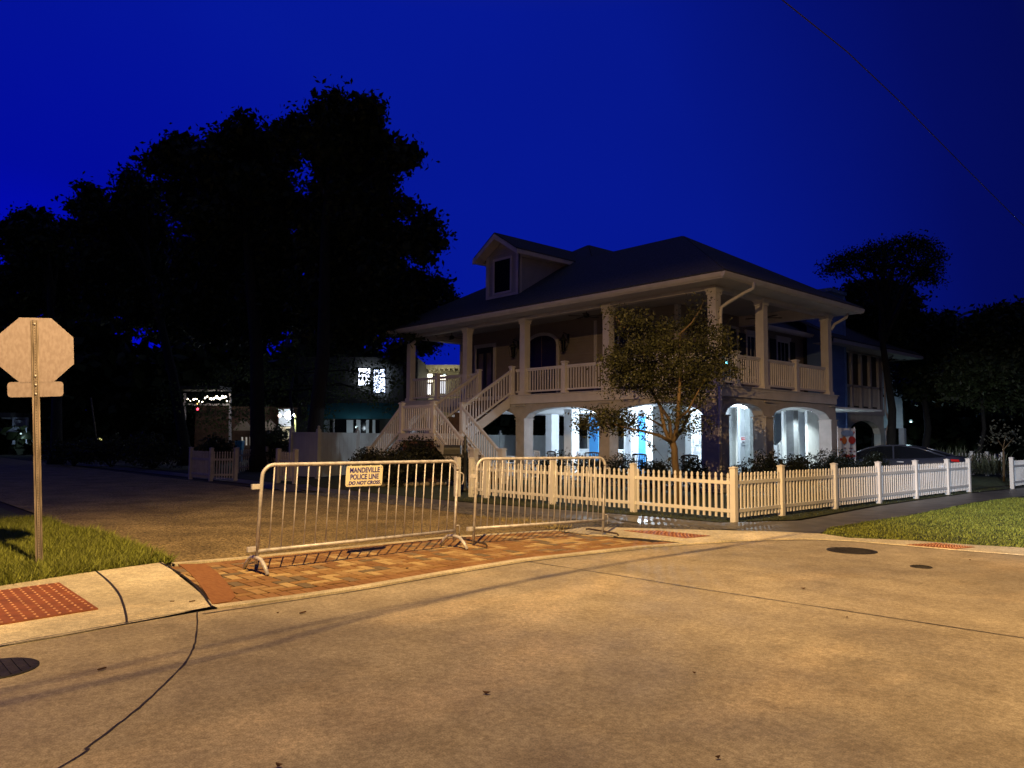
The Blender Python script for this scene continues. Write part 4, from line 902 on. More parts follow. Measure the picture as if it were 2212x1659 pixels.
# ceiling lights under the house
for i,(x,y,pw) in enumerate([(-5.6,4.1,430),(-1.45,4.0,130),(-9.6,6.2,420),(-1.3,8.6,330)]):
    t_=thing('ceiling_light',['round white ceiling light glowing under the middle of the house','white ceiling light behind the corner arch','white ceiling light deep under the left part of the house','white ceiling light over the inner stair at the right arch'][i],'ceiling light',(x,y,2.6),'white ceiling lights under the house')
    MB().lathe((x,y,2.50),[(.04,0),(.10,.02),(.12,.07),(.13,.10)],14).build('globe',mat('lit_globe',(.9,.9,.9),.4,emit=(.85,.93,1),estr=9),t_)
    MB().lathe((x,y,2.585),[(.15,0),(.15,.014)],14).build('base',M_paint,t_)
    point('ceiling_light_lamp',(x,y,2.40),pw,COOL if i!=3 else (.86,1,.97),.08,t_,spot=165 if i==3 else None,target=(x,y,0) if i==3 else None,blend=.3)
# warning sign on the inner wall
q=zat(6,643,918,X=-2.2); t_=thing('warning_sign','small white warning sign with a red header on the inner wall','sign',q)
y0=zat(6,597,900,X=-2.2).y; y1=zat(6,690,900,X=-2.2).y; z1=zat(6,643,882,X=-2.2).z; z0=zat(6,643,955,X=-2.2).z
bd=MB().box(-2.2,-2.19,y0,y1,z0,z1).build('sign_board',mat('sign_white',(.85,.86,.88),.4),t_)
MB().box(-2.19,-2.187,y0+.03,y1-.03,z1-.12,z1-.025).build('red_header',mat('sign_red',(.55,.05,.06),.4),bd)
base=Matrix(((0,0,1,-2.186),(1,0,0,(y0+y1)/2),(0,1,0,z1-.072),(0,0,0,1)))
text_mesh('WARNING',.085,mat('sign_pale',(.8,.75,.75),.5),bd,base,bold=.001)
for k,tx in enumerate(('SMILE  UP','Camera is On')):
    text_mesh(tx,.10-.02*k,mat('sign_ink',(.02,.03,.07),.5),bd,Matrix.Translation((-.002,0,-.13-.11*k))@base,bold=.001)
# step ladder leaning inside
q0=zat(5,1985,1085,Y=4.85); q1=zat(5,2018,890,Y=4.95); t_=thing('ladder','step ladder leaning against the white inner wall','ladder',(q0.x,q0.y,.1))
dx=q1.x-q0.x; b=MB(); base_=Vector((q0.x-.25,4.6,.1)); top_=Vector((q1.x,4.95,q1.z))
b.beam(base_,top_-Vector((.12,0,0)),.05,.03); b.beam(base_+Vector((.42,0,0)),top_+Vector((.12,0,0)),.05,.03)
b.build('rails',mat('aluminium',(.45,.45,.46),.4,.1,6,metal=.6),t_)
b=MB()
for k in range(1,8):
    s=k/8; a=base_.lerp(top_-Vector((.12,0,0)),s); c=(base_+Vector((.42,0,0))).lerp(top_+Vector((.12,0,0)),s); b.beam(a,c,.05,.025)
b.build('rungs',MATS['aluminium'],t_)
# ceiling fans on the veranda
def fan(label,c,rot,globe=False):
    t_=thing('ceiling_fan',label,'ceiling fan',c,'veranda ceiling fans')
    x,y,z_=c; MB().tube([(x,y,z_+.45),(x,y,z_+.1)],.018,6).lathe((x,y,z_-.05),[(.06,0),(.11,.03),(.11,.12),(.05,.16)],12).build('motor',M_iron,t_)
    for k in range(5):
        a=rot+2*math.pi*k/5; d=Vector((math.cos(a),math.sin(a),0)); n_=Vector((-d.y,d.x,0)); p=Vector((x,y,z_))
        MB().slab([p+d*.12-n_*.03,p+d*.62-n_*.07,p+d*.66,p+d*.62+n_*.07,p+d*.12+n_*.03],(0,0,1),.012).build('blade',M_iron,t_)
    if globe: MB().lathe((x,y,z_-.14),[(.02,0),(.07,.02),(.09,.07),(.06,.09)],12).build('globe',M_inwhite,t_)
q=zat(2,300,1010,Y=1.45); fan('dark ceiling fan on the front veranda left of the small tree',(q.x,q.y,q.z),.3)
q=zat(3,575,975,X=-1.6); fan('dark ceiling fan with a white globe on the right side porch',(q.x,q.y,min(q.z,5.75)),.9,True)
q=zat(1,770,1235,Y=1.45); fan('dark ceiling fan at the left end of the veranda',(q.x,q.y,min(q.z,5.8)),.1)
# wall lanterns
def lantern(label,px,py1,py2):
    a=zat(1,px,py1,Y=2.6); c=zat(1,px,py2,Y=2.6); x=(a.x+c.x)/2; h=a.z-c.z; t_=thing('wall_lantern',label,'lantern',(x,2.6,c.z),'black lanterns beside the front door')
    z_=c.z; MB().tube([(x,2.88,z_+h*.9),(x,2.6,z_+h)],.018,6).tube([(x,2.88,z_+h*.55),(x,2.78,z_+h*.3),(x,2.62,z_+.02)],.014,6).box(x-.05,x+.05,2.87,2.895,z_+h*.5,z_+h*.95).build('bracket',M_iron,t_)
    b=MB()
    for sx,sy in ((-1,-1),(1,-1),(1,1),(-1,1)): b.beam((x+sx*.09,2.6+sy*.09,z_+.08),(x+sx*.14,2.6+sy*.14,z_+h*.6),.016,.016)
    b.lathe((x,2.6,z_),[(.01,0),(.03,.03),(.10,.07),(.11,.09)],8); b.lathe((x,2.6,z_+h*.6),[(.18,0),(.17,.03),(.08,.12),(.05,.14),(.05,.18),(.015,.26)],8); b.build('cage',M_iron,t_)
    MB().lathe((x,2.6,z_+.1),[(.10,0),(.13,h*.48)],4).build('glass',M_glass,t_)
lantern('black wall lantern to the left of the arched front door',1440,1260,1470); lantern('black wall lantern to the right of the arched front door',1985,1185,1410)
# patio chairs
M_plas=mat('white_plastic',(.62,.62,.66),.4,.05,4)
def chair(label,x,y,rot,m,first=[None]):
    if first[0] is None:
        T=thing('patio_chair','','chair',(0,0,0))
        MB().box(-.24,.24,-.22,.22,.40,.43).build('seat',m,T,bevel=.008)
        b=MB(); n=8
        for zc_,th in ((.86,.05),(.50,.035)):
            for k in range(n):
                a0=-.26+.52*k/n;a1=-.26+.52*(k+1)/n; f=lambda a,zc_=zc_:(a*(1+.12*(zc_-.5)),.23+.10*(zc_-.45)-.25*a*a,zc_+.03*math.cos(a*5)*(zc_>.7))
                b.beam(f(a0),f(a1),.025,th)
        for s in (-1,1): b.beam((s*.24,.20,.42),(s*.272,.262,.87),.035,.035)
        for k in range(-3,4): b.beam((k*.062,.232,.50),(k*.068,.262,.86),.025,.014)
        b.build('backrest',m,T)
        for sx in (-1,1):
            for sy in (-1,1): MB().beam((sx*.22,sy*.19,.40),(sx*.27,sy*.25,0),.035,.035).build('leg',m,T)
            MB().tube([(sx*.25,.22,.66),(sx*.28,-.18,.66),(sx*.27,-.23,.60),(sx*.24,-.20,.42)],.018,6).build('armrest',m,T)
        first[0]=T; C=T
    else:
        C=first[0].copy(); COL.objects.link(C)
        for ch in first[0].children:
            d=ch.copy(); COL.objects.link(d); d.parent=C
            if m.name!=d.data.materials[0].name:
                d.data=d.data.copy(); d.data.materials.clear(); d.data.materials.append(m)
    C.location=(x,y,.10); C.rotation_euler=(0,0,rot); tag(C,label,'chair','patio chairs under the house')
M_pd=mat('dark_plastic',(.07,.065,.075),.4,.1,4); M_brn=mat('brown_wicker',(.09,.06,.045),.7,.2,30)
def ch(label,a,dy,rot,m):
    q=zat(5,a,1000,Y=dy); chair(label,q.x,dy,rot,m)
ch('white plastic patio chair just right of the second arch pillar',312,.9,3.4,M_plas)
ch('dark patio chair in front of the bright inner pillar',540,1.1,2.9,M_pd)
ch('grey patio chair turned sideways near the blue door',840,1.2,2.2,M_plas)
ch('small dark patio chair standing before the blue door',945,.8,3.6,M_pd)
ch('pale patio chair with a bluish back right of the third pillar',1290,.5,2.7,M_plas)
ch('rounded brown wicker chair left of the small tree trunk',1490,.3,3.1,M_brn)
ch('brown wicker chair half hidden beside the corner pillar',2040,.5,3.1,M_brn)
ch('pale patio chair between stair newel and blue-lit pillar',-25,.9,3.2,M_plas)
# tall banner by the right corner
X=1.3; a=zat(8,190,236,X=X); c=zat(8,372,240,X=X); e_=zat(8,345,566,X=X)
t_=thing('banner','upright white banner with red and orange print beside the corner pillar','banner',(X,a.y,0))
y0,y1,z0,z1=a.y,c.y,e_.z,a.z
n=10; b=MB(); vs=[(X+.03*math.sin(k*1.3),y0+(y1-y0)*k/n,z_) for z_ in (z0,z1) for k in range(n+1)]
b.add(vs,[(k,k+1,n+2+k,n+1+k) for k in range(n)]); bn=b.build('cloth',mat('banner_cloth',(.50,.50,.56),.7,.08,4),t_)
b=MB(); b.tube([(X-.02,y0,0),(X-.02,y0,z1+.05)],.02,6); b.tube([(X-.02,y1,0),(X-.02,y1,z1+.05)],.02,6); b.build('pole',M_galv,t_)
wd=y1-y0; hh=z1-z0
def blot(cy,cz,ry,rz_,m,n=10,tri=False):
    b=MB(); pts=[(X+.036,y0+wd*cy+wd*ry*math.cos(2*math.pi*k/n),z0+hh*cz+hh*rz_*math.sin(2*math.pi*k/n)) for k in range(n)]
    b.slab(pts,(1,0,0),.003); b.build('print',m,bn)
mr_=mat('print_red',(.42,.03,.025),.6); mo=mat('print_orange',(.45,.12,.02),.6); mb2=mat('print_blue',(.20,.28,.48),.7); mp=mat('print_plum',(.16,.03,.07),.6)
blot(.45,.84,.38,.10,mb2,12); blot(.86,.87,.06,.06,mr_,3); blot(.73,.61,.22,.13,mr_,12); blot(.27,.60,.15,.13,mo,9); blot(.07,.63,.07,.05,mr_,8)
for cy,cz,w_ in ((.30,.345,.10),(.66,.34,.17),(.17,.235,.14),(.62,.235,.12),(.86,.24,.08)): blot(cy,cz,w_,.018,mp,4)
blot(.5,.08,.46,.055,mr_,8); blot(.25,.11,.14,.04,mr_,6)
# tiny cyan indicator light behind the tree
q=zat(2,1830,1520,X=.12); t_=thing('indicator_light','tiny cyan light glowing on the veranda behind the small tree','light',q)
MB().lathe((q.x+.06,q.y-.1,q.z-.03),[(.015,0),(.035,.03),(.015,.06)],8).build('bulb',mat('cyan_bulb',(.3,.9,1),.4,emit=(.2,.85,1),estr=12),t_)
MB().box(q.x-.02,q.x+.05,q.y-.12,q.y-.08,q.z-.04,q.z+.02).build('base',M_iron,t_)

# ------------------------------------------------ parked sedan (only its roof and window line show above the fence)
def car():
    c0=at(1945,1000,D=26.2); x0,y0=c0.x,c0.y
    T=thing('parked_car','dark sedan parked behind the white fence with its red tail light showing','car',(0,0,0))
    L=4.75
    # stations: x (front negative), zbottom, zbelt, ztop(hood/boot), half widths
    st=[(-2.37,.45,.55,.60,.60),(-2.25,.28,.62,.70,.80),(-1.7,.22,.72,.83,.88),(-1.0,.20,.80,.93,.91),(-.2,.20,.84,.96,.92),(.8,.20,.88,.98,.92),(1.5,.22,.90,1.02,.90),(2.1,.28,.88,1.06,.84),(2.32,.42,.80,1.02,.74),(2.37,.5,.7,.8,.68)]
    b=MB(); rings=[]
    for x,zb,zm,zt,w in st: rings.append([(x,-w*.9,zb),(x,-w,zb+.18),(x,-w,zm),(x,-w*.90,zt-.02),(x,-w*.5,zt+.02),(x,w*.5,zt+.02),(x,w*.90,zt-.02),(x,w,zm),(x,w,zb+.18),(x,w*.9,zb)])
    k=10; b.add([p for r_ in rings for p in r_],[(i*k+j,(i+1)*k+j,(i+1)*k+(j+1)%k,i*k+(j+1)%k) for i in range(len(st)-1) for j in range(k)]+[tuple(range(k)),tuple(range(len(st)*k-1,(len(st)-1)*k-1,-1))],True)
    paint=mat('dark_blue_paint',(.045,.05,.075),.25,.05,2,metal=.3,spec=.7); body=b.build('body',paint,T)
    b=MB(); gs=[(-1.15,.93,.94,.78,.78),(-.45,.94,1.30,.78,.66),(-.05,.95,1.41,.79,.60),(.6,.96,1.43,.80,.60),(1.15,.98,1.34,.80,.62),(1.95,1.02,1.06,.76,.70)]
    rings=[[(x,-wb,zb),(x,-wt,zt),(x,wt,zt),(x,wb,zb)] for x,zb,zt,wb,wt in gs]
    b.add([p for r_ in rings for p in r_],[(i*4+j,(i+1)*4+j,(i+1)*4+(j+1)%4,i*4+(j+1)%4) for i in range(5) for j in range(4)]+[(0,1,2,3),(23,22,21,20)]); b.build('windows',M_glass,T)
    b=MB()
    for s in (-1,1):
        P=[Vector((x,s*(wt+.015),zt)) for x,zb,zt,wb,wt in gs]
        b.tube(P,.035,6)
        b.beam((.42,s*.80,.96),(.38,s*.62,1.42),.05,.03)
    rf=[(x,-(wt-.0),zt+.012) for x,zb,zt,wb,wt in gs[1:5]]+[(x,(wt-.0),zt+.012) for x,zb,zt,wb,wt in gs[1:5]]
    b.add(rf+[(p[0],p[1],p[2]+.02) for p in rf],[(8+i,9+i,13+i,12+i) for i in range(3)]+[(i,i+1,5+i,4+i) for i in range(3)]+[(0,4,12,8),(3,7,15,11)])
    b.build('roof',paint,T)
    for x in (-1.45,1.40):
        for s in (-1,1):
            w=MB().tube([(x,s*.70,.33),(x,s*.90,.33)],.33,20).build('wheel',mat('tyre',(.012,.012,.012),.85),T)
            MB().tube([(x,s*.88,.33),(x,s*.915,.33)],.20,14).build('rim',M_galv,w)
    for s in (-1,1):
        MB().slab([(2.12,s*.80,.90),(2.33,s*.72,.88),(2.31,s*.70,.96),(2.1,s*.80,.97)],(0,s,0),.06).build('tail_light',mat('red_lens',(.45,.01,.01),.2,emit=(1,.05,.03),estr=.08),T)
        MB().slab([(-2.25,s*.78,.58),(-1.9,s*.87,.60),(-1.85,s*.87,.72),(-2.2,s*.76,.68)],(0,s,0),.03).build('headlight',M_inwhite,T)
        MB().beam((-.85,s*.90,.98),(-.80,s*1.02,1.02),.16,.10).build('mirror',paint,T)
        MB().beam((.55,s*.925,.84),(.75,s*.925,.84),.02,.03).build('door_handle',M_galv,T)
        MB().beam((-.35,s*.925,.84),(-.15,s*.925,.84),.02,.03).build('door_handle',M_galv,T)
    T.location=(x0-.35,y0-.3,0); T.rotation_euler=(0,0,R(8)); T.scale=(1,1,.91)
car()

# ------------------------------------------------ plants
def tree(name,label,cat,trunk,limbs,blobs,n,size,lm,bm=M_bark,group=None,clump=.3,per=22,asp=.5,shell=.55,seg=8,core=0):
    T=thing(name,label,cat,trunk[0][0],group)
    b=MB()
    for pts,rs in [trunk]+limbs: b.tube(pts,rs,seg)
    b.build('trunk',bm,T)
    P=clump_points(blobs,n,clump,per,shell); V=leaf_quads(P,size,asp)
    if core:
        P2=clump_points([(*b_[:3],b_[3]*.66,b_[4]*.66,b_[5]*.66) for b_ in blobs],int(n*core*1.5),clump*.7,12,0); V=np.concatenate([V,leaf_quads(P2,size*1.8,.7)])
    quads('crown',V,lm,T); return T
def px_blobs(lst,D,dep=1.0,flat=1):
    out=[]
    for x,y,r in lst:
        dd=D+random.uniform(-dep,dep); p=at(x,y,D=dd); rr_=r*dd/F; out.append((p.x,p.y,p.z,rr_,rr_,rr_*flat))
    return out
G=lambda l:[(a*.4464,164.6+b_*.4464,c*.4464) for a,b_,c in l]
def limbs_to(top,base,blobs,r0,k):
    out=[]
    for bl in random.sample(blobs,min(k,len(blobs))):
        c=Vector(bl[:3]); s=Vector(base).lerp(Vector(top),random.uniform(.45,.95)); mid=s.lerp(c,.5)+Vector((0,0,random.uniform(.1,.6)))
        out.append(([s,mid,c],[r0*.45,r0*.3,r0*.1]))
    return out
def bigtree(label,base,px,topy,D,r0,circ,n,size,dep,lm=L_dark,name='broadleaf_tree',clump=.35,per=24,group='tall dark trees behind the side street',k=12,core=.3):
    B=Vector(base); top=at(px,topy,D=D); bl=px_blobs(circ,D,dep)
    tr=([B,B+Vector((.05,0,.6)),B.lerp(top,.3)+Vector((.15,.1,0)),B.lerp(top,.65)-Vector((.1,.1,0)),top],[r0*1.5,r0,r0*.85,r0*.6,r0*.15])
    return tree(name,label,'tree',tr,limbs_to(top,B.lerp(top,.3),bl,r0,k),bl,n,size,lm,group=group,clump=clump,per=per,core=core)
t1=g(671,1026); t2=g(555,1018)
c1=G([(1640,150,75),(1585,210,90),(1740,190,95),(1790,150,50),(1700,330,150),(1830,320,75),(1930,400,85),(1980,400,50),(1560,330,110),(1430,230,50),(1450,300,80),(1380,300,60),(1640,480,160),(1830,490,100),(1560,650,110),(1720,650,140),(1880,620,60),(1960,640,50),(1800,800,150),(1620,820,150),(1500,750,80),(2060,720,60),(2080,800,65),(2040,880,45),(1940,780,90),(1850,950,150),(1700,1000,170),(1560,980,150),(2000,1010,70),(2110,1030,55),(1980,1100,110),(1850,1150,120),(1700,1200,130),(1560,1180,120),(1470,1080,90),(1990,1220,70),(2060,1180,50)])
bigtree('tallest dark tree with a lopsided crown just left of the house',(t1[0],t1[1],0),728,230,34,.32,c1,26000,.26,1.8,k=16)
c2=[(600,300,26),(615,345,32),(600,400,40),(625,450,36),(600,500,45),(640,560,40),(610,620,45),(640,680,40),(560,700,50)]+G([(1190,215,45),(1175,290,70),(1110,260,40),(1060,300,40),(1250,290,50),(1100,370,90),(1230,400,100),(1290,330,45),(1000,400,80),(880,350,70),(800,380,60),(960,370,40),(900,450,110),(750,430,60),(1080,520,140),(1260,540,120),(900,600,130),(1180,680,150),(1000,720,150),(1330,480,50),(1300,760,70),(1150,880,150),(1320,900,110),(950,900,140),(1100,1050,150),(1280,1060,130),(900,1080,130),(1400,1050,90),(1180,1190,110),(1020,1200,110),(1330,1180,90)])
bigtree('broad dark tree in the middle with spiky tops, trunk by the picket fence',(t2[0],t2[1],0),530,250,37,.34,c2,26000,.28,2,k=14)
c3=G([(640,500,55),(700,560,70),(610,600,60),(430,560,35),(420,620,50),(480,600,40),(360,640,30),(550,680,70),(700,720,110),(600,820,120),(450,740,80),(780,860,120),(380,760,60),(480,900,120),(650,980,130),(820,1030,110),(520,1080,110),(700,1150,120),(850,1190,90)])
b3=at(400,1005,Z=0); bigtree('dark tree with ragged outline left of the middle tree',(b3.x,b3.y,0),300,420,44,.3,c3,17000,.30,2)
c4=G([(160,690,50),(110,700,40),(200,720,40),(60,760,50),(30,740,30),(150,780,70),(90,850,60),(220,800,70),(20,830,30),(280,780,60),(320,740,40),(250,900,90),(120,950,80),(350,900,90),(30,980,70),(200,1050,110),(380,1060,110),(60,1120,90)])
b4=at(120,1003,Z=0); bigtree('lower dark tree at the left frame edge above the sign',(b4.x,b4.y,0),110,500,47,.28,c4,14000,.32,2.5)
c5=G([(1900,960,60),(2000,1000,60),(2120,1040,60),(2160,1080,40),(2050,1100,80),(1950,1120,80)]); c5=c5+[(860,760,30),(905,700,26),(920,745,22)]
b5=at(865,1000,Z=0); bigtree('drooping feathery tree touching the left end of the roof',(b5.x,b5.y,0),890,640,38,.2,c5,9000,.16,1.2,name='cypress_tree',clump=.3)
# foliage hanging lower, with gaps, in front of the lit windows
c6=[(640,780,28),(700,800,30),(745,790,30),(780,830,26),(830,800,24),(600,830,26),(470,820,24),(520,860,24),(430,870,22),(690,850,26),(740,855,18),(820,850,22),(855,820,18),(560,800,30),(650,850,16),(500,800,26),(380,850,24),(350,890,20),(450,905,22),(785,805,20),(800,830,20),(815,800,16),(835,835,18),(790,850,18),(845,870,18),(595,870,18),(655,880,16),(665,905,14),(590,920,14),(570,885,16),(690,890,22),(700,920,14),(470,885,20),(500,900,20),(410,880,18),(480,925,16),(530,890,16),(440,845,18)]
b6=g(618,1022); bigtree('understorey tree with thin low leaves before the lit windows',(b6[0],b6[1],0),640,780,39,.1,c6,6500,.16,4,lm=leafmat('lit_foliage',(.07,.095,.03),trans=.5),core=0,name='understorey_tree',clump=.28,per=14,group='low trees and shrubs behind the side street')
# far woods as one mass
P=[];
for k in range(150):
    px=-150+k*14.5; hgt=720-70*math.sin(k*.35)-60*random.random() if px<800 else 835
    q=at(px,950,D=62+random.uniform(-4,4)); top=at(px,hgt,D=62).z
    P.append((q.x,q.y,top*.5,2.6,2.6,top*.55)); P.append((q.x,q.y,1.2,2.2,2.2,1.6))
o=quads('far_woods',leaf_quads(clump_points(P,60000,.5,14,.0),1.1,.7),L_dark); tag(o,'black mass of distant woods behind the houses at left','woods',kind='stuff')
P=[]
for k in range(40):
    px=1860+k*14; q=at(px,950,D=58+random.uniform(-5,5)); top=at(px,max(690,740-60*random.random()) if px<2060 else 700,D=58).z
    P.append((q.x,q.y,top*.5,2.4,2.4,top*.52))
o=quads('far_woods',leaf_quads(clump_points(P,18000,.5,14,.0),1.1,.7),L_dark); tag(o,'black mass of distant woods at the right edge','woods',kind='stuff')
# right: tall pine, dark shrubs
z7=lambda l:[(1773+.1984*a,548.6+.1984*b_,.1984*c) for a,b_,c in l]
c7=z7([(60,180,50),(160,110,70),(300,60,80),(420,40,70),(240,180,60),(560,-20,90),(700,-60,80),(860,-80,90),(1020,-90,80),(1150,-60,80),(1230,30,70),(1200,150,80),(1120,240,70),(1240,280,50),(980,60,80),(800,60,70),(640,90,60),(900,200,60),(480,160,60),(1060,150,60),(720,200,40)])
bp=at(1923,1020,D=33); bp.z=0
TP=bigtree('tall pine with flat open clumps of needles above the roof at right',(bp.x,bp.y,0),1905,560,33,.20,c7,8500,.14,1.2,name='pine_tree',clump=.22,per=20,group=None,k=16,core=0)
c8=z7([(420,420,110),(600,420,110),(760,420,110),(900,480,80),(500,560,130),(700,580,150),(880,620,90),(960,560,50),(420,720,120),(600,760,150),(780,760,120),(400,880,110),(600,950,150),(760,950,120),(980,700,40)])
bq=at(1890,1010,D=36); bigtree('dense dark evergreen below the pine at right',(bq.x,bq.y,0),1880,640,37,.25,c8,14000,.24,1.2,name='evergreen_tree',group=None)
c9=z7([(1750,730,70),(1900,680,80),(2050,700,80),(2180,640,70),(1680,850,90),(1850,850,120),(2050,850,130),(2200,800,90),(1700,1050,140),(1950,1050,160),(2200,1050,140),(1600,1250,130),(1850,1300,160),(2150,1300,160),(1500,1450,130),(1800,1500,160),(2100,1500,160)])
bq=at(2110,1010,D=34); bigtree('large rounded dark tree at the right frame edge',(bq.x,bq.y,0),2130,700,34,.10,c9,20000,.22,1.2,name='broadleaf_tree',group=None)
c10=z7([(900,770,50),(1000,790,60),(1120,740,50),(1200,760,60),(1350,750,60),(1420,790,50),(1300,850,90),(1100,880,100),(1450,880,70),(950,950,120),(1200,1020,130),(1400,1050,110),(1000,1200,140),(1250,1250,140),(1000,1400,140),(1300,1450,140)])
bq=at(1995,1005,D=40); bigtree('low dark tree between the pine and the right edge tree',(bq.x,bq.y,0),2000,720,40,.2,c10,15000,.26,1.5,name='broadleaf_tree',group=None)
# bare sapling beyond the driveway
q=at(2168,1020,D=28); q.z=0; T=thing('sapling','pale slender sapling with forked branches beyond the driveway gap','tree',q)
b=MB(); f=lambda x,y:at(*zz(8,x,y),D=28)
b.tube([q,f(1990,560),f(1985,450)],[.045,.04,.03],6)
for a in ((1985,450,1930,370),(1985,450,2020,290),(1990,470,2100,340),(1960,420,1925,360)): b.tube([f(a[0],a[1]),f(a[2],a[3])],[.022,.008],5)
b.build('trunk',M_mbark,T); quads('crown',leaf_quads(clump_points(px_blobs([(2140,950,12),(2165,935,14),(2190,945,12)],28,.3),220,.2,10),.12),leafmat('pale_foliage',(.08,.08,.06)),T)
# crepe myrtle in front of the house
mb0=Vector((1.85,-4.446,0)); MD=(mb0-CAM).dot(FW); mf=lambda x,y,dd=0:at(*zz(5,x,y),D=MD+dd); m2f=lambda x,y,dd=0:at(*zz(2,x,y),D=MD+dd)
def mc(lst,dep): 
    out=[]
    for n_,x,y,r in lst:
        dd=MD+random.uniform(-dep,dep); p=at(*zz(n_,x,y),D=dd); rr_=r*.3617/1.82278*dd/F; out.append((p.x,p.y,p.z,rr_,rr_,rr_*.62))
    return out
mblobs=mc([(2,620,960,70),(2,570,1000,50),(2,700,1020,80),(2,860,1040,110),(2,920,1020,60),(2,800,1120,100),(2,700,1200,90),(2,950,1180,130),(2,1100,1150,120),(2,1250,1130,110),(2,1400,1080,90),(2,1450,970,70),(2,1540,900,60),(2,1560,830,40),(2,1600,1010,50),(2,1500,1150,130),(2,1640,1200,90),(2,1780,1150,80),(2,1800,1260,100),(2,600,1480,110),(2,550,1450,70),(2,560,1570,80),(2,720,1380,130),(2,880,1350,150),(2,1080,1330,160),(2,1280,1330,160),(2,1480,1360,160),(2,1680,1400,150),(2,1820,1380,100),(2,700,1530,140),(2,900,1530,160),(2,1120,1530,170),(2,1340,1540,170),(2,1560,1560,160),(2,1760,1560,140),(2,1900,1580,80),(2,1930,1640,50)],.95)
mblobs+=mc([(5,1200,230,130),(5,1380,250,140),(5,1560,260,150),(5,1760,270,150),(5,1960,260,150),(5,2150,200,130),(5,1300,330,90),(5,1500,360,110),(5,1750,380,130),(5,1980,380,140),(5,2150,330,110),(5,1120,400,50),(5,1180,300,80),(5,1700,470,80),(5,1900,520,90),(5,2060,470,90),
  (5,900,650,75),(5,800,690,60),(5,760,760,50),(5,880,800,90),(5,1000,720,110),(5,1100,650,100),(5,1150,760,110),(5,1040,620,60),(5,1260,660,100),(5,1370,700,90),(5,1340,780,70),(5,1480,800,60),(5,1500,640,60),(5,1250,800,60),(5,1880,700,80),(5,1960,800,90),(5,1900,620,70),(5,1780,700,60),(5,2050,720,60),(5,2140,760,60),(5,1620,820,40)],.75)
fork=mf(1790,950)
tk=[mb0,mb0+Vector((0,0,.5)),mf(1815,1150),mf(1812,1020),fork]
lb=[([fork,mf(1740,880,.1),mf(1700,780,.3),mf(1660,560,.5),mf(1560,380,.6),m2f(900,1300,.6),m2f(820,1210,.2),m2f(680,1110,0),m2f(620,1010,0)],[.055,.05,.045,.038,.034,.03,.026,.018,.008]),
 ([fork,mf(1820,880),mf(1850,700,-.3),mf(1860,480,-.4),mf(1880,200,-.5),m2f(1320,1330,-.3),m2f(1320,1200,0),m2f(1440,1090,0),m2f(1540,940,0),m2f(1580,830,0)],[.06,.055,.048,.04,.035,.03,.026,.018,.012,.006]),
 ([fork,mf(1770,830,.3),mf(1760,700,.5),mf(1690,600,.7),mf(1640,500,.9)],[.05,.045,.04,.035,.02]),
 ([fork,mf(1650,870,-.2),mf(1500,830,-.2),mf(1350,800,-.1),mf(1150,750,0),mf(900,740,0),mf(740,770,0)],[.045,.035,.03,.025,.018,.012,.005]),
 ([fork,mf(1900,800,.3),mf(1980,620,.4),mf(2090,560,.5),mf(2100,300,.5)],[.045,.035,.03,.025,.012]),
 ([mf(1850,700,-.3),mf(1960,600,-.5),mf(2050,430,-.6),mf(2150,250,-.6)],[.035,.028,.02,.01]),
 ([mf(1700,780,.3),mf(1560,700,.2),mf(1500,620,.2)],[.03,.02,.008]),
 ([mf(1960,900,0),mf(2050,830,0),mf(2110,790,0)],[.008,.006,.003]),
 ([mf(1500,830,-.2),mf(1480,900,-.2),mf(1590,990,-.2),mf(1680,1100,-.2)],[.012,.008,.006,.003])]
T=tree('crepe_myrtle','small multi-stemmed leafy tree with tan trunk behind the picket fence','tree',(tk,[.095,.082,.078,.075,.075]),lb,mblobs,27000,.068,L_myr,M_mbark,clump=.13,per=16,asp=.5,shell=.3)
# drooping shoots
sh=[];
for k in range(60):
    s=k/59; p=mf(1470+210*s,890+230*s,-.2) if k<40 else mf(1755-10*math.sin(k),960+ (k-40)*13,-.1); sh.append([p.x+random.gauss(0,.03),p.y,p.z+random.gauss(0,.03)])
quads('hanging_shoot',leaf_quads(np.array(sh),.09,.4),L_myr,T)
# hedge shrubs along the house
def shrub(label,c,r,h,n,size,lm,group,name='hedge_shrub',seg=5):
    T=thing(name,label,'shrub',(c[0],c[1],0),group)
    bl=[(c[0]+random.uniform(-.35,.35)*r,c[1]+random.uniform(-.35,.35)*r,h*random.uniform(.35,.62),r*random.uniform(.55,.8),r*random.uniform(.55,.8),h*.40) for _ in range(seg)]
    b=MB()
    for q in bl: b.tube([(c[0],c[1],-.05),(c[0]*.4+q[0]*.6,c[1]*.4+q[1]*.6,q[2]*.5),(q[0],q[1],q[2]+h*.2)],[.025,.018,.006],5)
    b.build('stem',M_bark,T)
    P=clump_points(bl,n,.07,12,.35); P=P[P[:,2]>0.02]; quads('foliage',leaf_quads(P,size,.5),lm,T); return T
hp=[]; x=-5.3
while x<.6: hp.append((x,-1.5+.25*math.sin(x*3),.66+.08*math.sin(x*5),'front')); x+=.78
y=-.6
while y<9: hp.append((1.55+.2*math.sin(y*2.3),y,.68+.14*math.sin(y*4),'side')); y+=.78
for i,(x,y,h,w) in enumerate(hp):
    n_=Vector((x,y,0)); pxx=1106+F*((n_-CAM).dot(RT))/((n_-CAM).dot(FW))
    shrub('dark clipped hedge shrub in the row along the %s arches of the house'%('front' if w=='front' else 'right side'),(x,y),.55,h+(.36 if w=='front' else .42),2200,.07,L_hedge,'hedge shrubs along the front of the house' if w=='front' else 'hedge shrubs along the right side of the house')
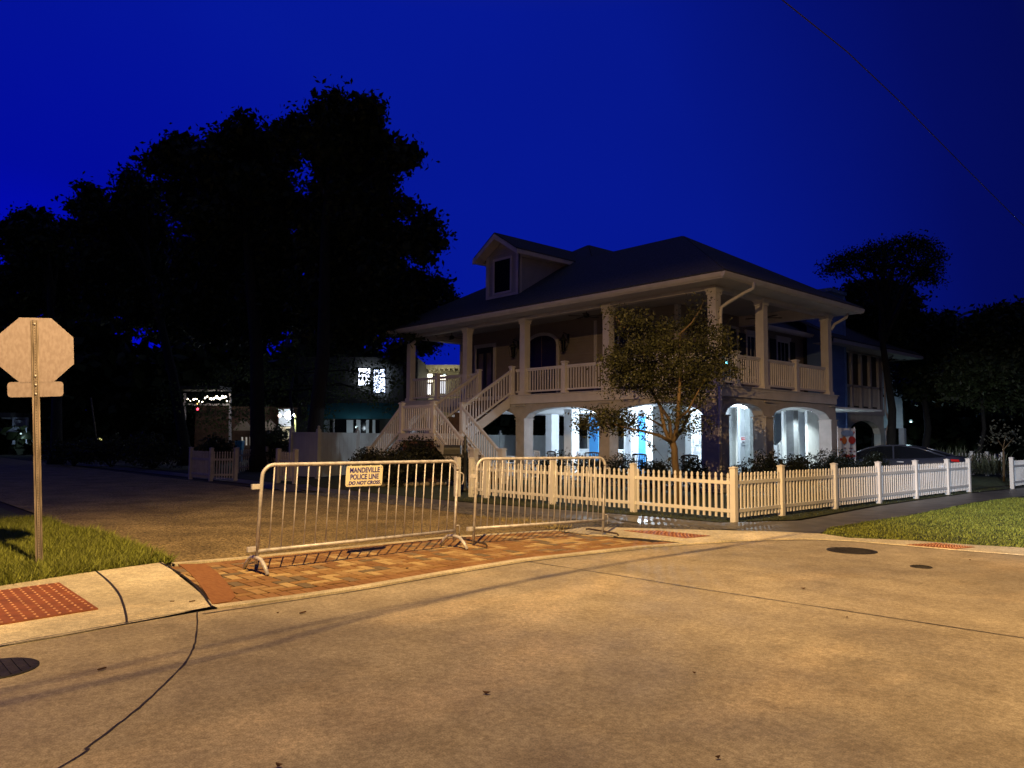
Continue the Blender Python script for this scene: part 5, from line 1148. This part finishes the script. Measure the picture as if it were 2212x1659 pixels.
for lb_,px,py,r,h in (('big dark azalea bush under the stair landing',890,1042,1.05,1.55),('dark bush left of the landing with purple tinted leaves',800,1047,.75,1.15),('dark round bush right of the landing, by the mailbox',975,1041,.75,1.2),('dark bush close behind the barricade sign',850,1050,.9,1.15),('dark bush between the mailbox and the landing bushes',1010,1046,.45,.95)):
    q=at(px,py,Z=0); shrub(lb_,(q.x,q.y),r,h,5200,.085,leafmat('azalea_foliage',(.020,.022,.012)),'dark bushes in front of the stair',name='garden_bush',seg=9)
for lb_,px,py,r,h in (('shadowy bush left of the dim fence',330,1012,1.6,1.7),('shadowy bush at left beyond the asphalt',240,1008,1.8,1.5),('leafy bush right of the big trunk by the fence',595,1014,1.0,2.0),('shadowy bush behind the short dim fence',470,1012,1.1,1.5),('shadowy bush low in the dark at far left',160,1006,1.8,1.3)):
    q=at(px,py,Z=0); shrub(lb_,(q.x,q.y),r,h,3600,.13,leafmat('dim_foliage',(.035,.045,.02)),'low trees and shrubs behind the side street',name='garden_bush',seg=8)
for lb_,px,r,h,DD_ in (('spiky palmetto clump behind the car boot',2020,1.1,1.5,33),('spiky palmetto clump behind the fence end',2070,1.2,1.6,32),('low grey green bush by the sapling',2140,1.0,1.3,31)):
    q=at(px,1000,D=DD_); T=thing('palmetto',lb_,'shrub',(q.x,q.y,0),'palmettos beyond the driveway'); 
    V=[]
    for k in range(260):
        a=random.uniform(0,6.28); el=random.uniform(.2,1.4); Lf=h*random.uniform(.6,1.1); d=Vector((math.cos(a)*math.cos(el),math.sin(a)*math.cos(el),math.sin(el))); s_=Vector((-math.sin(a),math.cos(a),0))*.02
        b0_=Vector((q.x,q.y,.1))+Vector((random.gauss(0,r*.3),random.gauss(0,r*.3),0)); t3=b0_+d*Lf-Vector((0,0,Lf*.25)); m3=b0_+d*Lf*.6
        V.append([b0_-s_*.5,m3-s_,t3,m3+s_])
    quads('fronds',np.array([[list(p) for p in q_] for q_ in V]),leafmat('palm_foliage',(.10,.11,.07)),T)
# stones edging the bed
for k in range(24):
    px=780+k*11+random.uniform(-3,3); q=at(px,1051-.42*k*.5+random.uniform(-1,1),Z=0); r=random.uniform(.07,.12)
    bm=bmesh.new(); bmesh.ops.create_icosphere(bm,subdivisions=2,radius=r)
    for v in bm.verts: v.co*=random.uniform(.88,1.1); v.co.z*=.8
    me=bpy.data.meshes.new('edging_stone'); bm.to_mesh(me); bm.free(); me.polygons.foreach_set('use_smooth',[True]*len(me.polygons)); me.materials.append(mat('river_stone',(.22,.19,.15),.8,.25,8,.3))
    o=bpy.data.objects.new('edging_stone',me); COL.objects.link(o); o.location=(q.x,q.y,r*.4); tag(o,'rounded pale stone in the row edging the dark bushes','stone','edging stones along the flower bed')
# ornate mailbox post at the gate
q=at(1004,1062,Z=0); T=thing('mailbox','ornate dark iron mailbox post with finial beside the stair foot','mailbox',q); x,y=q.x,q.y
MB().lathe((x,y,0),[(.14,0),(.14,.08),(.07,.14),(.05,.3),(.05,1.0),(.08,1.04),(.08,1.10),(.05,1.14),(.07,1.22),(.045,1.28),(.065,1.36),(.03,1.42),(.045,1.47),(.01,1.53)],12).build('post',M_iron,T)
b=MB(); ux=Vector((-.74,-.67,0)); p=Vector((x,y,.98)); b.beam(p,p+ux*.62,.05,.05); b.beam(p+ux*.06-Vector((0,0,.35)),p+ux*.45,.03,.03); b.build('bracket',M_iron,T)
b=MB(); n_=Vector((-ux.y,ux.x,0)); vs=[]; k=9
for s in (.12,.58):
    for i in range(k+1): a=math.pi*i/k; vs.append(p+ux*s+n_*.11*math.cos(a)+Vector((0,0,.16+.12*math.sin(a))))
    vs+=[p+ux*s-n_*.11+Vector((0,0,.03)),p+ux*s+n_*.11+Vector((0,0,.03))]
m_=k+3; b.add(vs,[(i,(i+1)%m_,m_+(i+1)%m_,m_+i) for i in range(m_)]+[tuple(range(m_))[::-1],tuple(range(m_,2*m_))]); b.build('box',M_iron,T)

# ------------------------------------------------ neighbouring houses
# house at the back right
NB=thing('house','dim neighbouring house with screened porch and stucco arch behind the chimney','house',(-3.5,18,0))
Xn=-2.4; ya=zat(7,265,1000,X=Xn).y; yb=zat(7,655,1200,X=Xn).y; yc=zat(7,880,1090,X=Xn).y
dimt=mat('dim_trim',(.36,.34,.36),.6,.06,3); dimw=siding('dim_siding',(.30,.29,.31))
zd=2.9
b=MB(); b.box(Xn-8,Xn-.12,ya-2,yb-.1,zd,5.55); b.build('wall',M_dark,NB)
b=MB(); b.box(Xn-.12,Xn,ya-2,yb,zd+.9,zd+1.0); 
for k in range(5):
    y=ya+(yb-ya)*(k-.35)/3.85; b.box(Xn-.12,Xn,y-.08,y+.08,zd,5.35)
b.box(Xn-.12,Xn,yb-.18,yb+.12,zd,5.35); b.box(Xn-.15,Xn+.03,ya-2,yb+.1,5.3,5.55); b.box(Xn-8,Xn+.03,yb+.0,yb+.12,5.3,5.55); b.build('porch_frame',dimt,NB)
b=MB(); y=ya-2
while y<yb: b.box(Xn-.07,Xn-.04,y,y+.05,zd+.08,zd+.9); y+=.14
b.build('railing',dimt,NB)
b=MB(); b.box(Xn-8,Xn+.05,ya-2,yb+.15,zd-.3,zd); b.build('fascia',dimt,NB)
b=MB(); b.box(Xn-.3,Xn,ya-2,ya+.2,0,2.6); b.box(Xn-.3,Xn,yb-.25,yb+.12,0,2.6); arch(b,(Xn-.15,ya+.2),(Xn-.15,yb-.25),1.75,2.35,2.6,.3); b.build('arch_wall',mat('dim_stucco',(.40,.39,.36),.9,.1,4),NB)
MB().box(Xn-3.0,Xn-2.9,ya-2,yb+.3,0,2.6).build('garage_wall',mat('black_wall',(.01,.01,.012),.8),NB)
b=MB(); yr=yc; roofp(b,[(Xn+.9,ya-3,5.5),(Xn+.9,yr,5.5),(Xn-3.5,yr-4.4,8.0),(Xn-3.5,ya-3,8.0)]); roofp(b,[(Xn+.9,yr,5.5),(Xn-8,yr,5.5),(Xn-3.5,yr-4.4,8.0)]); b.build('roof',M_roof,NB)
b=MB(); b.box(Xn+.86,Xn+.96,ya-3,yr,5.36,5.50); b.box(Xn+.0,Xn+.86,ya-3,yr-.0,5.37,5.39); b.box(Xn-8,Xn+.96,yr-.02,yr+.06,5.36,5.5); b.build('gutter',dimt,NB)
p1=zat(7,790,1110,X=Xn+.6); b=MB(); b.tube([p1,zat(7,700,1160,X=Xn+.3),zat(7,660,1185,X=Xn+.1),(Xn+.1,yb+.1,4.6),(Xn+.1,yb+.1,2.9),(Xn+.25,yb+.15,2.3),(Xn+.1,yb+.1,1.9),(Xn+.1,yb+.1,.3)],.045,6); b.build('downspout',dimt,NB)
# pale lit house side further right
LH=thing('house','sliver of a pale house side lit bright behind the pine trunk','house',at(1925,1000,D=44)*1.0)
a=at(1903,990,D=44);c=at(1951,990,D=44); zt=at(1925,800,D=44).z; zb=at(1925,925,D=44).z
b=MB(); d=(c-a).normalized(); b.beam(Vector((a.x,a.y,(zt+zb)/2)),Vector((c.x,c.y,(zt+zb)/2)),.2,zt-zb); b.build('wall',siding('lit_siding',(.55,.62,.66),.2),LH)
b=MB(); b.beam(Vector((a.x,a.y,zt+.1)),Vector((c.x,c.y,zt+.1)),.8,.2); b.build('roof',M_roof,LH)
b=MB(); b.beam(Vector((a.x,a.y,0)),Vector((a.x,a.y,zb)),.4,.4); b.beam(Vector((c.x,c.y,0)),Vector((c.x,c.y,zb)),.3,.3); b.build('post',dimt,LH)
n_=Vector((FW.x,FW.y,0)).normalized(); lpz=(a+c)/2-n_*2.2; lpz.z=zb+.3
tl=thing('wall_lamp','small lamp lighting the pale house side behind the pine','lamp',lpz); MB().lathe((lpz.x,lpz.y,lpz.z),[(.05,0),(.09,.05),(.05,.14)],8).build('bulb',mat('dim_bulb',(.5,.7,.7),.4,emit=(.5,.8,.85),estr=.4),tl)
point('wall_lamp_light',lpz+Vector((0,0,-.1)),22,(.6,.9,1),.1,tl)
# --- left background
nb_=Vector((-FW.x,-FW.y,0)).normalized()     # towards the road
rt_=Vector((RT.x,RT.y,0)).normalized()
def bld(name,label,px0,px1,pyt,D,depth,m,pyb=None,z0=0):
    a=at(px0,950,D=D);c=at(px1,950,D=D); zt=at((px0+px1)/2,pyt,D=D).z
    T=thing(name,label,'house',((a.x+c.x)/2,(a.y+c.y)/2,0))
    d=(c-a);d.z=0;d.normalize(); bk=-nb_
    b=MB(); P=[a,c,c+bk*depth,a+bk*depth]; b.poly([(p.x,p.y) for p in P],z0,zt); b.build('wall',m,T); return T,a,c,d,zt
def panel(b,px0,px1,py0,py1,D,th=.06,off=0):
    P=[at(px0,py0,D=D-off),at(px1,py0,D=D-off),at(px1,py1,D=D-off),at(px0,py1,D=D-off)]
    b.slab(P,nb_,th)
lit=lambda n_,c,s:mat(n_,(.8,.8,.8),.5,emit=c,estr=s)
# building with teal awning behind the privacy fence
cream=mat('dim_cream_wall',(.07,.07,.06),.8,.1,3)
T,a,c,d,zt=bld('house','building with a teal awning and bright upstairs windows behind the trees',640,900,770,46,7,cream)
b=MB(); panel(b,672,905,872,905,46,.8,.05); b.build('awning',mat('teal_canvas',(.01,.10,.13),.8,.1,3),T)
for x0,x1,y0,y1,col,s in ((775,800,796,832,(.75,.82,1),6),(808,832,798,848,(.6,.72,1),5)):
    b=MB(); panel(b,x0,x1,y0,y1,46,.05,.04); w=b.build('window',lit('lit_window_%d'%x0,col,s),T); b=MB(); 
    for q in ((x0-3,x0,y0-3,y1+3),(x1,x1+3,y0-3,y1+3),(x0,x1,y0-3,y0),(x0,x1,y1,y1+3)): panel(b,*q,46,.09,.05)
    b.build('frame',dimt,w)
pale=siding('pale_panel',(.60,.64,.66),.25)
for x0,x1 in ((684,697),(749,763),(791,797),(805,811),(700,712),(770,779)):
    b=MB(); panel(b,x0,x1,907,944,46,.05,.3); b.build('shutter',pale,T)
for x0,x1 in ((712,748),(765,790),(812,820)):
    b=MB(); panel(b,x0,x1,907,944,46,.05,.2); b.build('window',M_glass,T)
b=MB(); panel(b,668,672,905,1010,46,.1,.6); panel(b,720,723,905,1010,46,.1,.6); b.build('porch_post',dimt,T)
lpz=at(770,925,D=44.5); tl=thing('porch_lamp','hidden porch lamp under the teal awning','lamp',lpz); MB().lathe(lpz,[(.05,0),(.09,.06),(.05,.12)],8).build('bulb',mat('porch_bulb',(.6,.7,.7),.4,emit=(.6,.8,.8),estr=1),tl); point('porch_lamp_light',lpz-Vector((0,0,.15)),16,(.75,.9,1),.1,tl)
# yellow upper house seen behind the left veranda
T,a,c,d,zt=bld('house','pale yellow house with bright windows seen under the left end of the veranda',905,1010,797,52,6,mat('pale_yellow_wall',(.55,.50,.30),.8,.06,3))
b=MB(); panel(b,895,1015,792,799,52,1.3,0); 
for k in range(11): panel(b,898+k*10.5,901+k*10.5,799,803,52,1.2,.05)
b.build('eave',mat('pale_eave',(.60,.56,.38),.7),T)
b=MB(); panel(b,905,980,812,819,52,.1,.05); b.build('roof_trim',M_dark,T)
for x0,x1,y0,y1,col,s in ((912,934,808,826,(1,.93,.75),4),(945,964,811,821,(1,.90,.75),3),(912,932,830,852,(.95,.95,.95),4),(945,962,824,850,(.85,.9,1),1.2)):
    b=MB(); panel(b,x0,x1,y0,y1,52,.05,.12); w=b.build('window',lit('lit_pane_%d_%d'%(x0,y0),col,s),T)
    b=MB(); 
    for q in ((x0-2,x0,y0-2,y1+2),(x1,x1+2,y0-2,y1+2),(x0,x1,y0-2,y0),(x0,x1,y1,y1+2)): panel(b,*q,52,.08,.13)
    b.build('frame',dimt,w)
lpz=at(960,812,D=49.5); tl=thing('porch_lamp','hidden lamp warming the eave of the yellow house','lamp',lpz); MB().lathe(lpz,[(.05,0),(.09,.06),(.05,.12)],8).build('bulb',MATS['porch_bulb'],tl); point('porch_lamp_light',lpz+Vector((0,0,-.2)),45,(1,.9,.6),.15,tl)
# log-brown cottage with gable and string lights at left
T,a,c,d,zt=bld('house','brown gabled cottage with a lit balcony behind the big trunk',420,650,878,50,6,mat('brown_boards',(.10,.055,.035),.8,.2,4))
b=MB()
for x0,x1,xm in ((505,550,528),(556,610,583)):
    P=[at(x0,930,D=49.2),at(x1,930,D=49.2),at(xm,905,D=49.2)]; b.slab(P,nb_,.3)
b.build('gable',mat('gable_boards',(.26,.20,.15),.8,.1,5),T)
b=MB(); 
for k in range(3): panel(b,522+k*9,525+k*9,944,962,49,.05,.1)
b.build('window',lit('warm_slit',(1,.8,.5),.15),T)
b=MB(); panel(b,607,638,922,925,48,.1,0); panel(b,611,634,951,953.5,48,.1,0); panel(b,600,612,932,935,48,.1,0)
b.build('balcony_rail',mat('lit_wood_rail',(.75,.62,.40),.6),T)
b=MB()
for k in range(11): panel(b,611+k*2.2,612.2+k*2.2,925,951,48,.05,0)
b.build('balusters',MATS['lit_wood_rail'],T)
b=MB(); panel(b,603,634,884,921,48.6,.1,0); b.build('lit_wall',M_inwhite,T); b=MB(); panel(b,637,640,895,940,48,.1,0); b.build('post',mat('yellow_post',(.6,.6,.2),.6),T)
lpz=at(625,898,D=47.2); tl=thing('floodlight','glaring white floodlight shining through the leaves at left','light',lpz)
b=MB(); b.lathe((lpz.x,lpz.y,lpz.z-.22),[(.06,0),(.24,.10),(.30,.24),(.24,.38),(.06,.48)],14); b.build('lens',lit('floodlight_lens',(.85,.93,1),60),tl)
MB().beam(lpz-nb_*.35,lpz-nb_*.2,.3,.25).build('housing',M_iron,tl); point('floodlight_lamp',lpz+nb_*.15,700,(.82,.92,1),.12,tl)
tl=thing('patio_lamp','warm glowing lamp left of the glaring floodlight',"lamp",at(604,898,D=47)); q=at(604,898,D=47); MB().lathe((q.x,q.y,q.z-.1),[(.03,0),(.10,.05),(.10,.14),(.04,.2)],10).build('bulb',lit('warm_lamp',(1,.7,.5),3),tl)
# string lights of an upstairs porch
P_=[(405,862,.10),(411,866,.07),(418,863,.10),(424,861,.13),(430,867,.08),(437,868,.08),(443,860,.10),(448,857,.10),(455,862,.15),(461,861,.14),(468,858,.18),(474,862,.14),(480,858,.22),(487,858,.15),(490,866,.07)]
sl=thing('string_lights','row of warm white lights on a porch among the dark leaves at left','lights',at(445,860,D=48)); b=MB()
q=[at(x,y-3,D=48) for x,y,r in P_]; MB().tube(q,.012,5).build('wire',M_iron,sl)
for x,y,r in P_: p=at(x,y,D=48); MB().lathe((p.x,p.y,p.z-r/2),[(r*.2,0),(r*.5,r*.3),(r*.5,r*.7),(r*.2,r)],8).build('bulb',lit('string_bulb',(1,.88,.66),14),sl)
b=MB(); panel(b,398,500,872,876,49,.2,0); panel(b,398,402,850,960,49,.15,0); panel(b,496,500,850,960,49,.15,0)
T=thing('porch','dim upstairs porch carrying the string lights','porch',at(450,950,D=49)); b.build('frame',dimt,T)
b=MB(); panel(b,398,500,838,846,49,2,0); b.build('roof',M_roof,T)
p=at(503,866,D=47); point('string_glow',p,3,(1,.85,.6),.2,sl)
tl=thing('signal_light','small red light below the string lights','light',at(427,884,D=47)); p=at(427,884,D=47); MB().lathe((p.x,p.y,p.z-.08),[(.03,0),(.09,.08),(.03,.16)],8).build('bulb',lit('red_bulb',(1,.05,.1),5),tl)
p=at(427,871,D=47); MB().lathe((p.x,p.y,p.z-.08),[(.02,0),(.05,.05),(.02,.1)],8).build('amber_bulb',lit('amber_bulb',(1,.55,.1),4),tl)
# blue bin beside the cottage
a=at(511,955,D=43);c=at(525,955,D=43); T=thing('wheelie_bin','tall blue bin beside the big trunk','bin',(a.x,a.y,0)); b=MB(); h0=at(515,953,D=43).z; mid=(a+c)/2; w=(c-a).length
b.add([(mid.x+rt_.x*sx*w*k+nb_.x*sy*w*k,mid.y+rt_.y*sx*w*k+nb_.y*sy*w*k,z_) for z_,k in ((.05,.42),(1.15,.55)) for sx,sy in ((-1,-1),(1,-1),(1,1),(-1,1))],[(0,3,2,1),(4,5,6,7),(0,1,5,4),(1,2,6,5),(2,3,7,6),(3,0,4,7)]); b.build('body',mat('blue_plastic',(.02,.14,.30),.4),T)
MB().beam((mid.x-rt_.x*w*.58,mid.y-rt_.y*w*.58,1.19),(mid.x+rt_.x*w*.58,mid.y+rt_.y*w*.58,1.19),w*1.1,.07).build('lid',MATS['blue_plastic'],T)
# far left bluish house with balcony
T,a,c,d,zt=bld('house','bluish dim house with a small balcony behind the sign post at far left',20,62,900,58,6,mat('blue_grey_wall',(.16,.18,.22),.8,.1,3))
b=MB(); panel(b,22,60,893,903,58,2,0); b.build('roof',M_roof,T)
b=MB(); panel(b,30,62,902,906,58,1.4,.1); panel(b,30,62,926,934,58,1.5,.1); panel(b,30,33,902,960,58,.2,1.4); panel(b,59,62,902,960,58,.2,1.4)
b.build('balcony',mat('blue_white_trim',(.42,.46,.55),.6),T)
b=MB()
for k in range(12): panel(b,34+k*2.1,34.7+k*2.1,907,926,58,.05,1.5)
b.build('balusters',MATS['blue_white_trim'],T)
b=MB(); panel(b,42,48,940,965,58,.05,.3); b.build('window',lit('cold_window',(.55,.8,.9),.12),T)
lpz=at(45,938,D=55.8); tl=thing('porch_lamp','hidden porch lamp of the far left house','lamp',lpz); MB().lathe(lpz,[(.04,0),(.07,.05),(.04,.1)],8).build('bulb',MATS['porch_bulb'],tl); point('porch_lamp_light',lpz-Vector((0,0,.3)),14,(.6,.8,1),.1,tl)
tl=thing('yellow_light','small yellow light low among the dark trees at left','light',at(392*.9+.0,934,D=50)); p=zat('a',1085,1475,D=50); tl.location=p
MB().lathe((p.x,p.y,p.z-.12),[(.05,0),(.16,.08),(.12,.2),(.03,.26)],8).build('bulb',lit('yellow_bulb',(1,.9,.25),.8),tl)
# utility pole stays in the dark left
T=thing('guy_pole','thin leaning pole in the dark at left','pole',at(192,1005,D=45)); MB().tube([zat('a',1065,1560,D=45),zat('a',990,1010,D=45)],.05,6).build('pole',mat('grey_wood',(.16,.14,.12),.9),T)
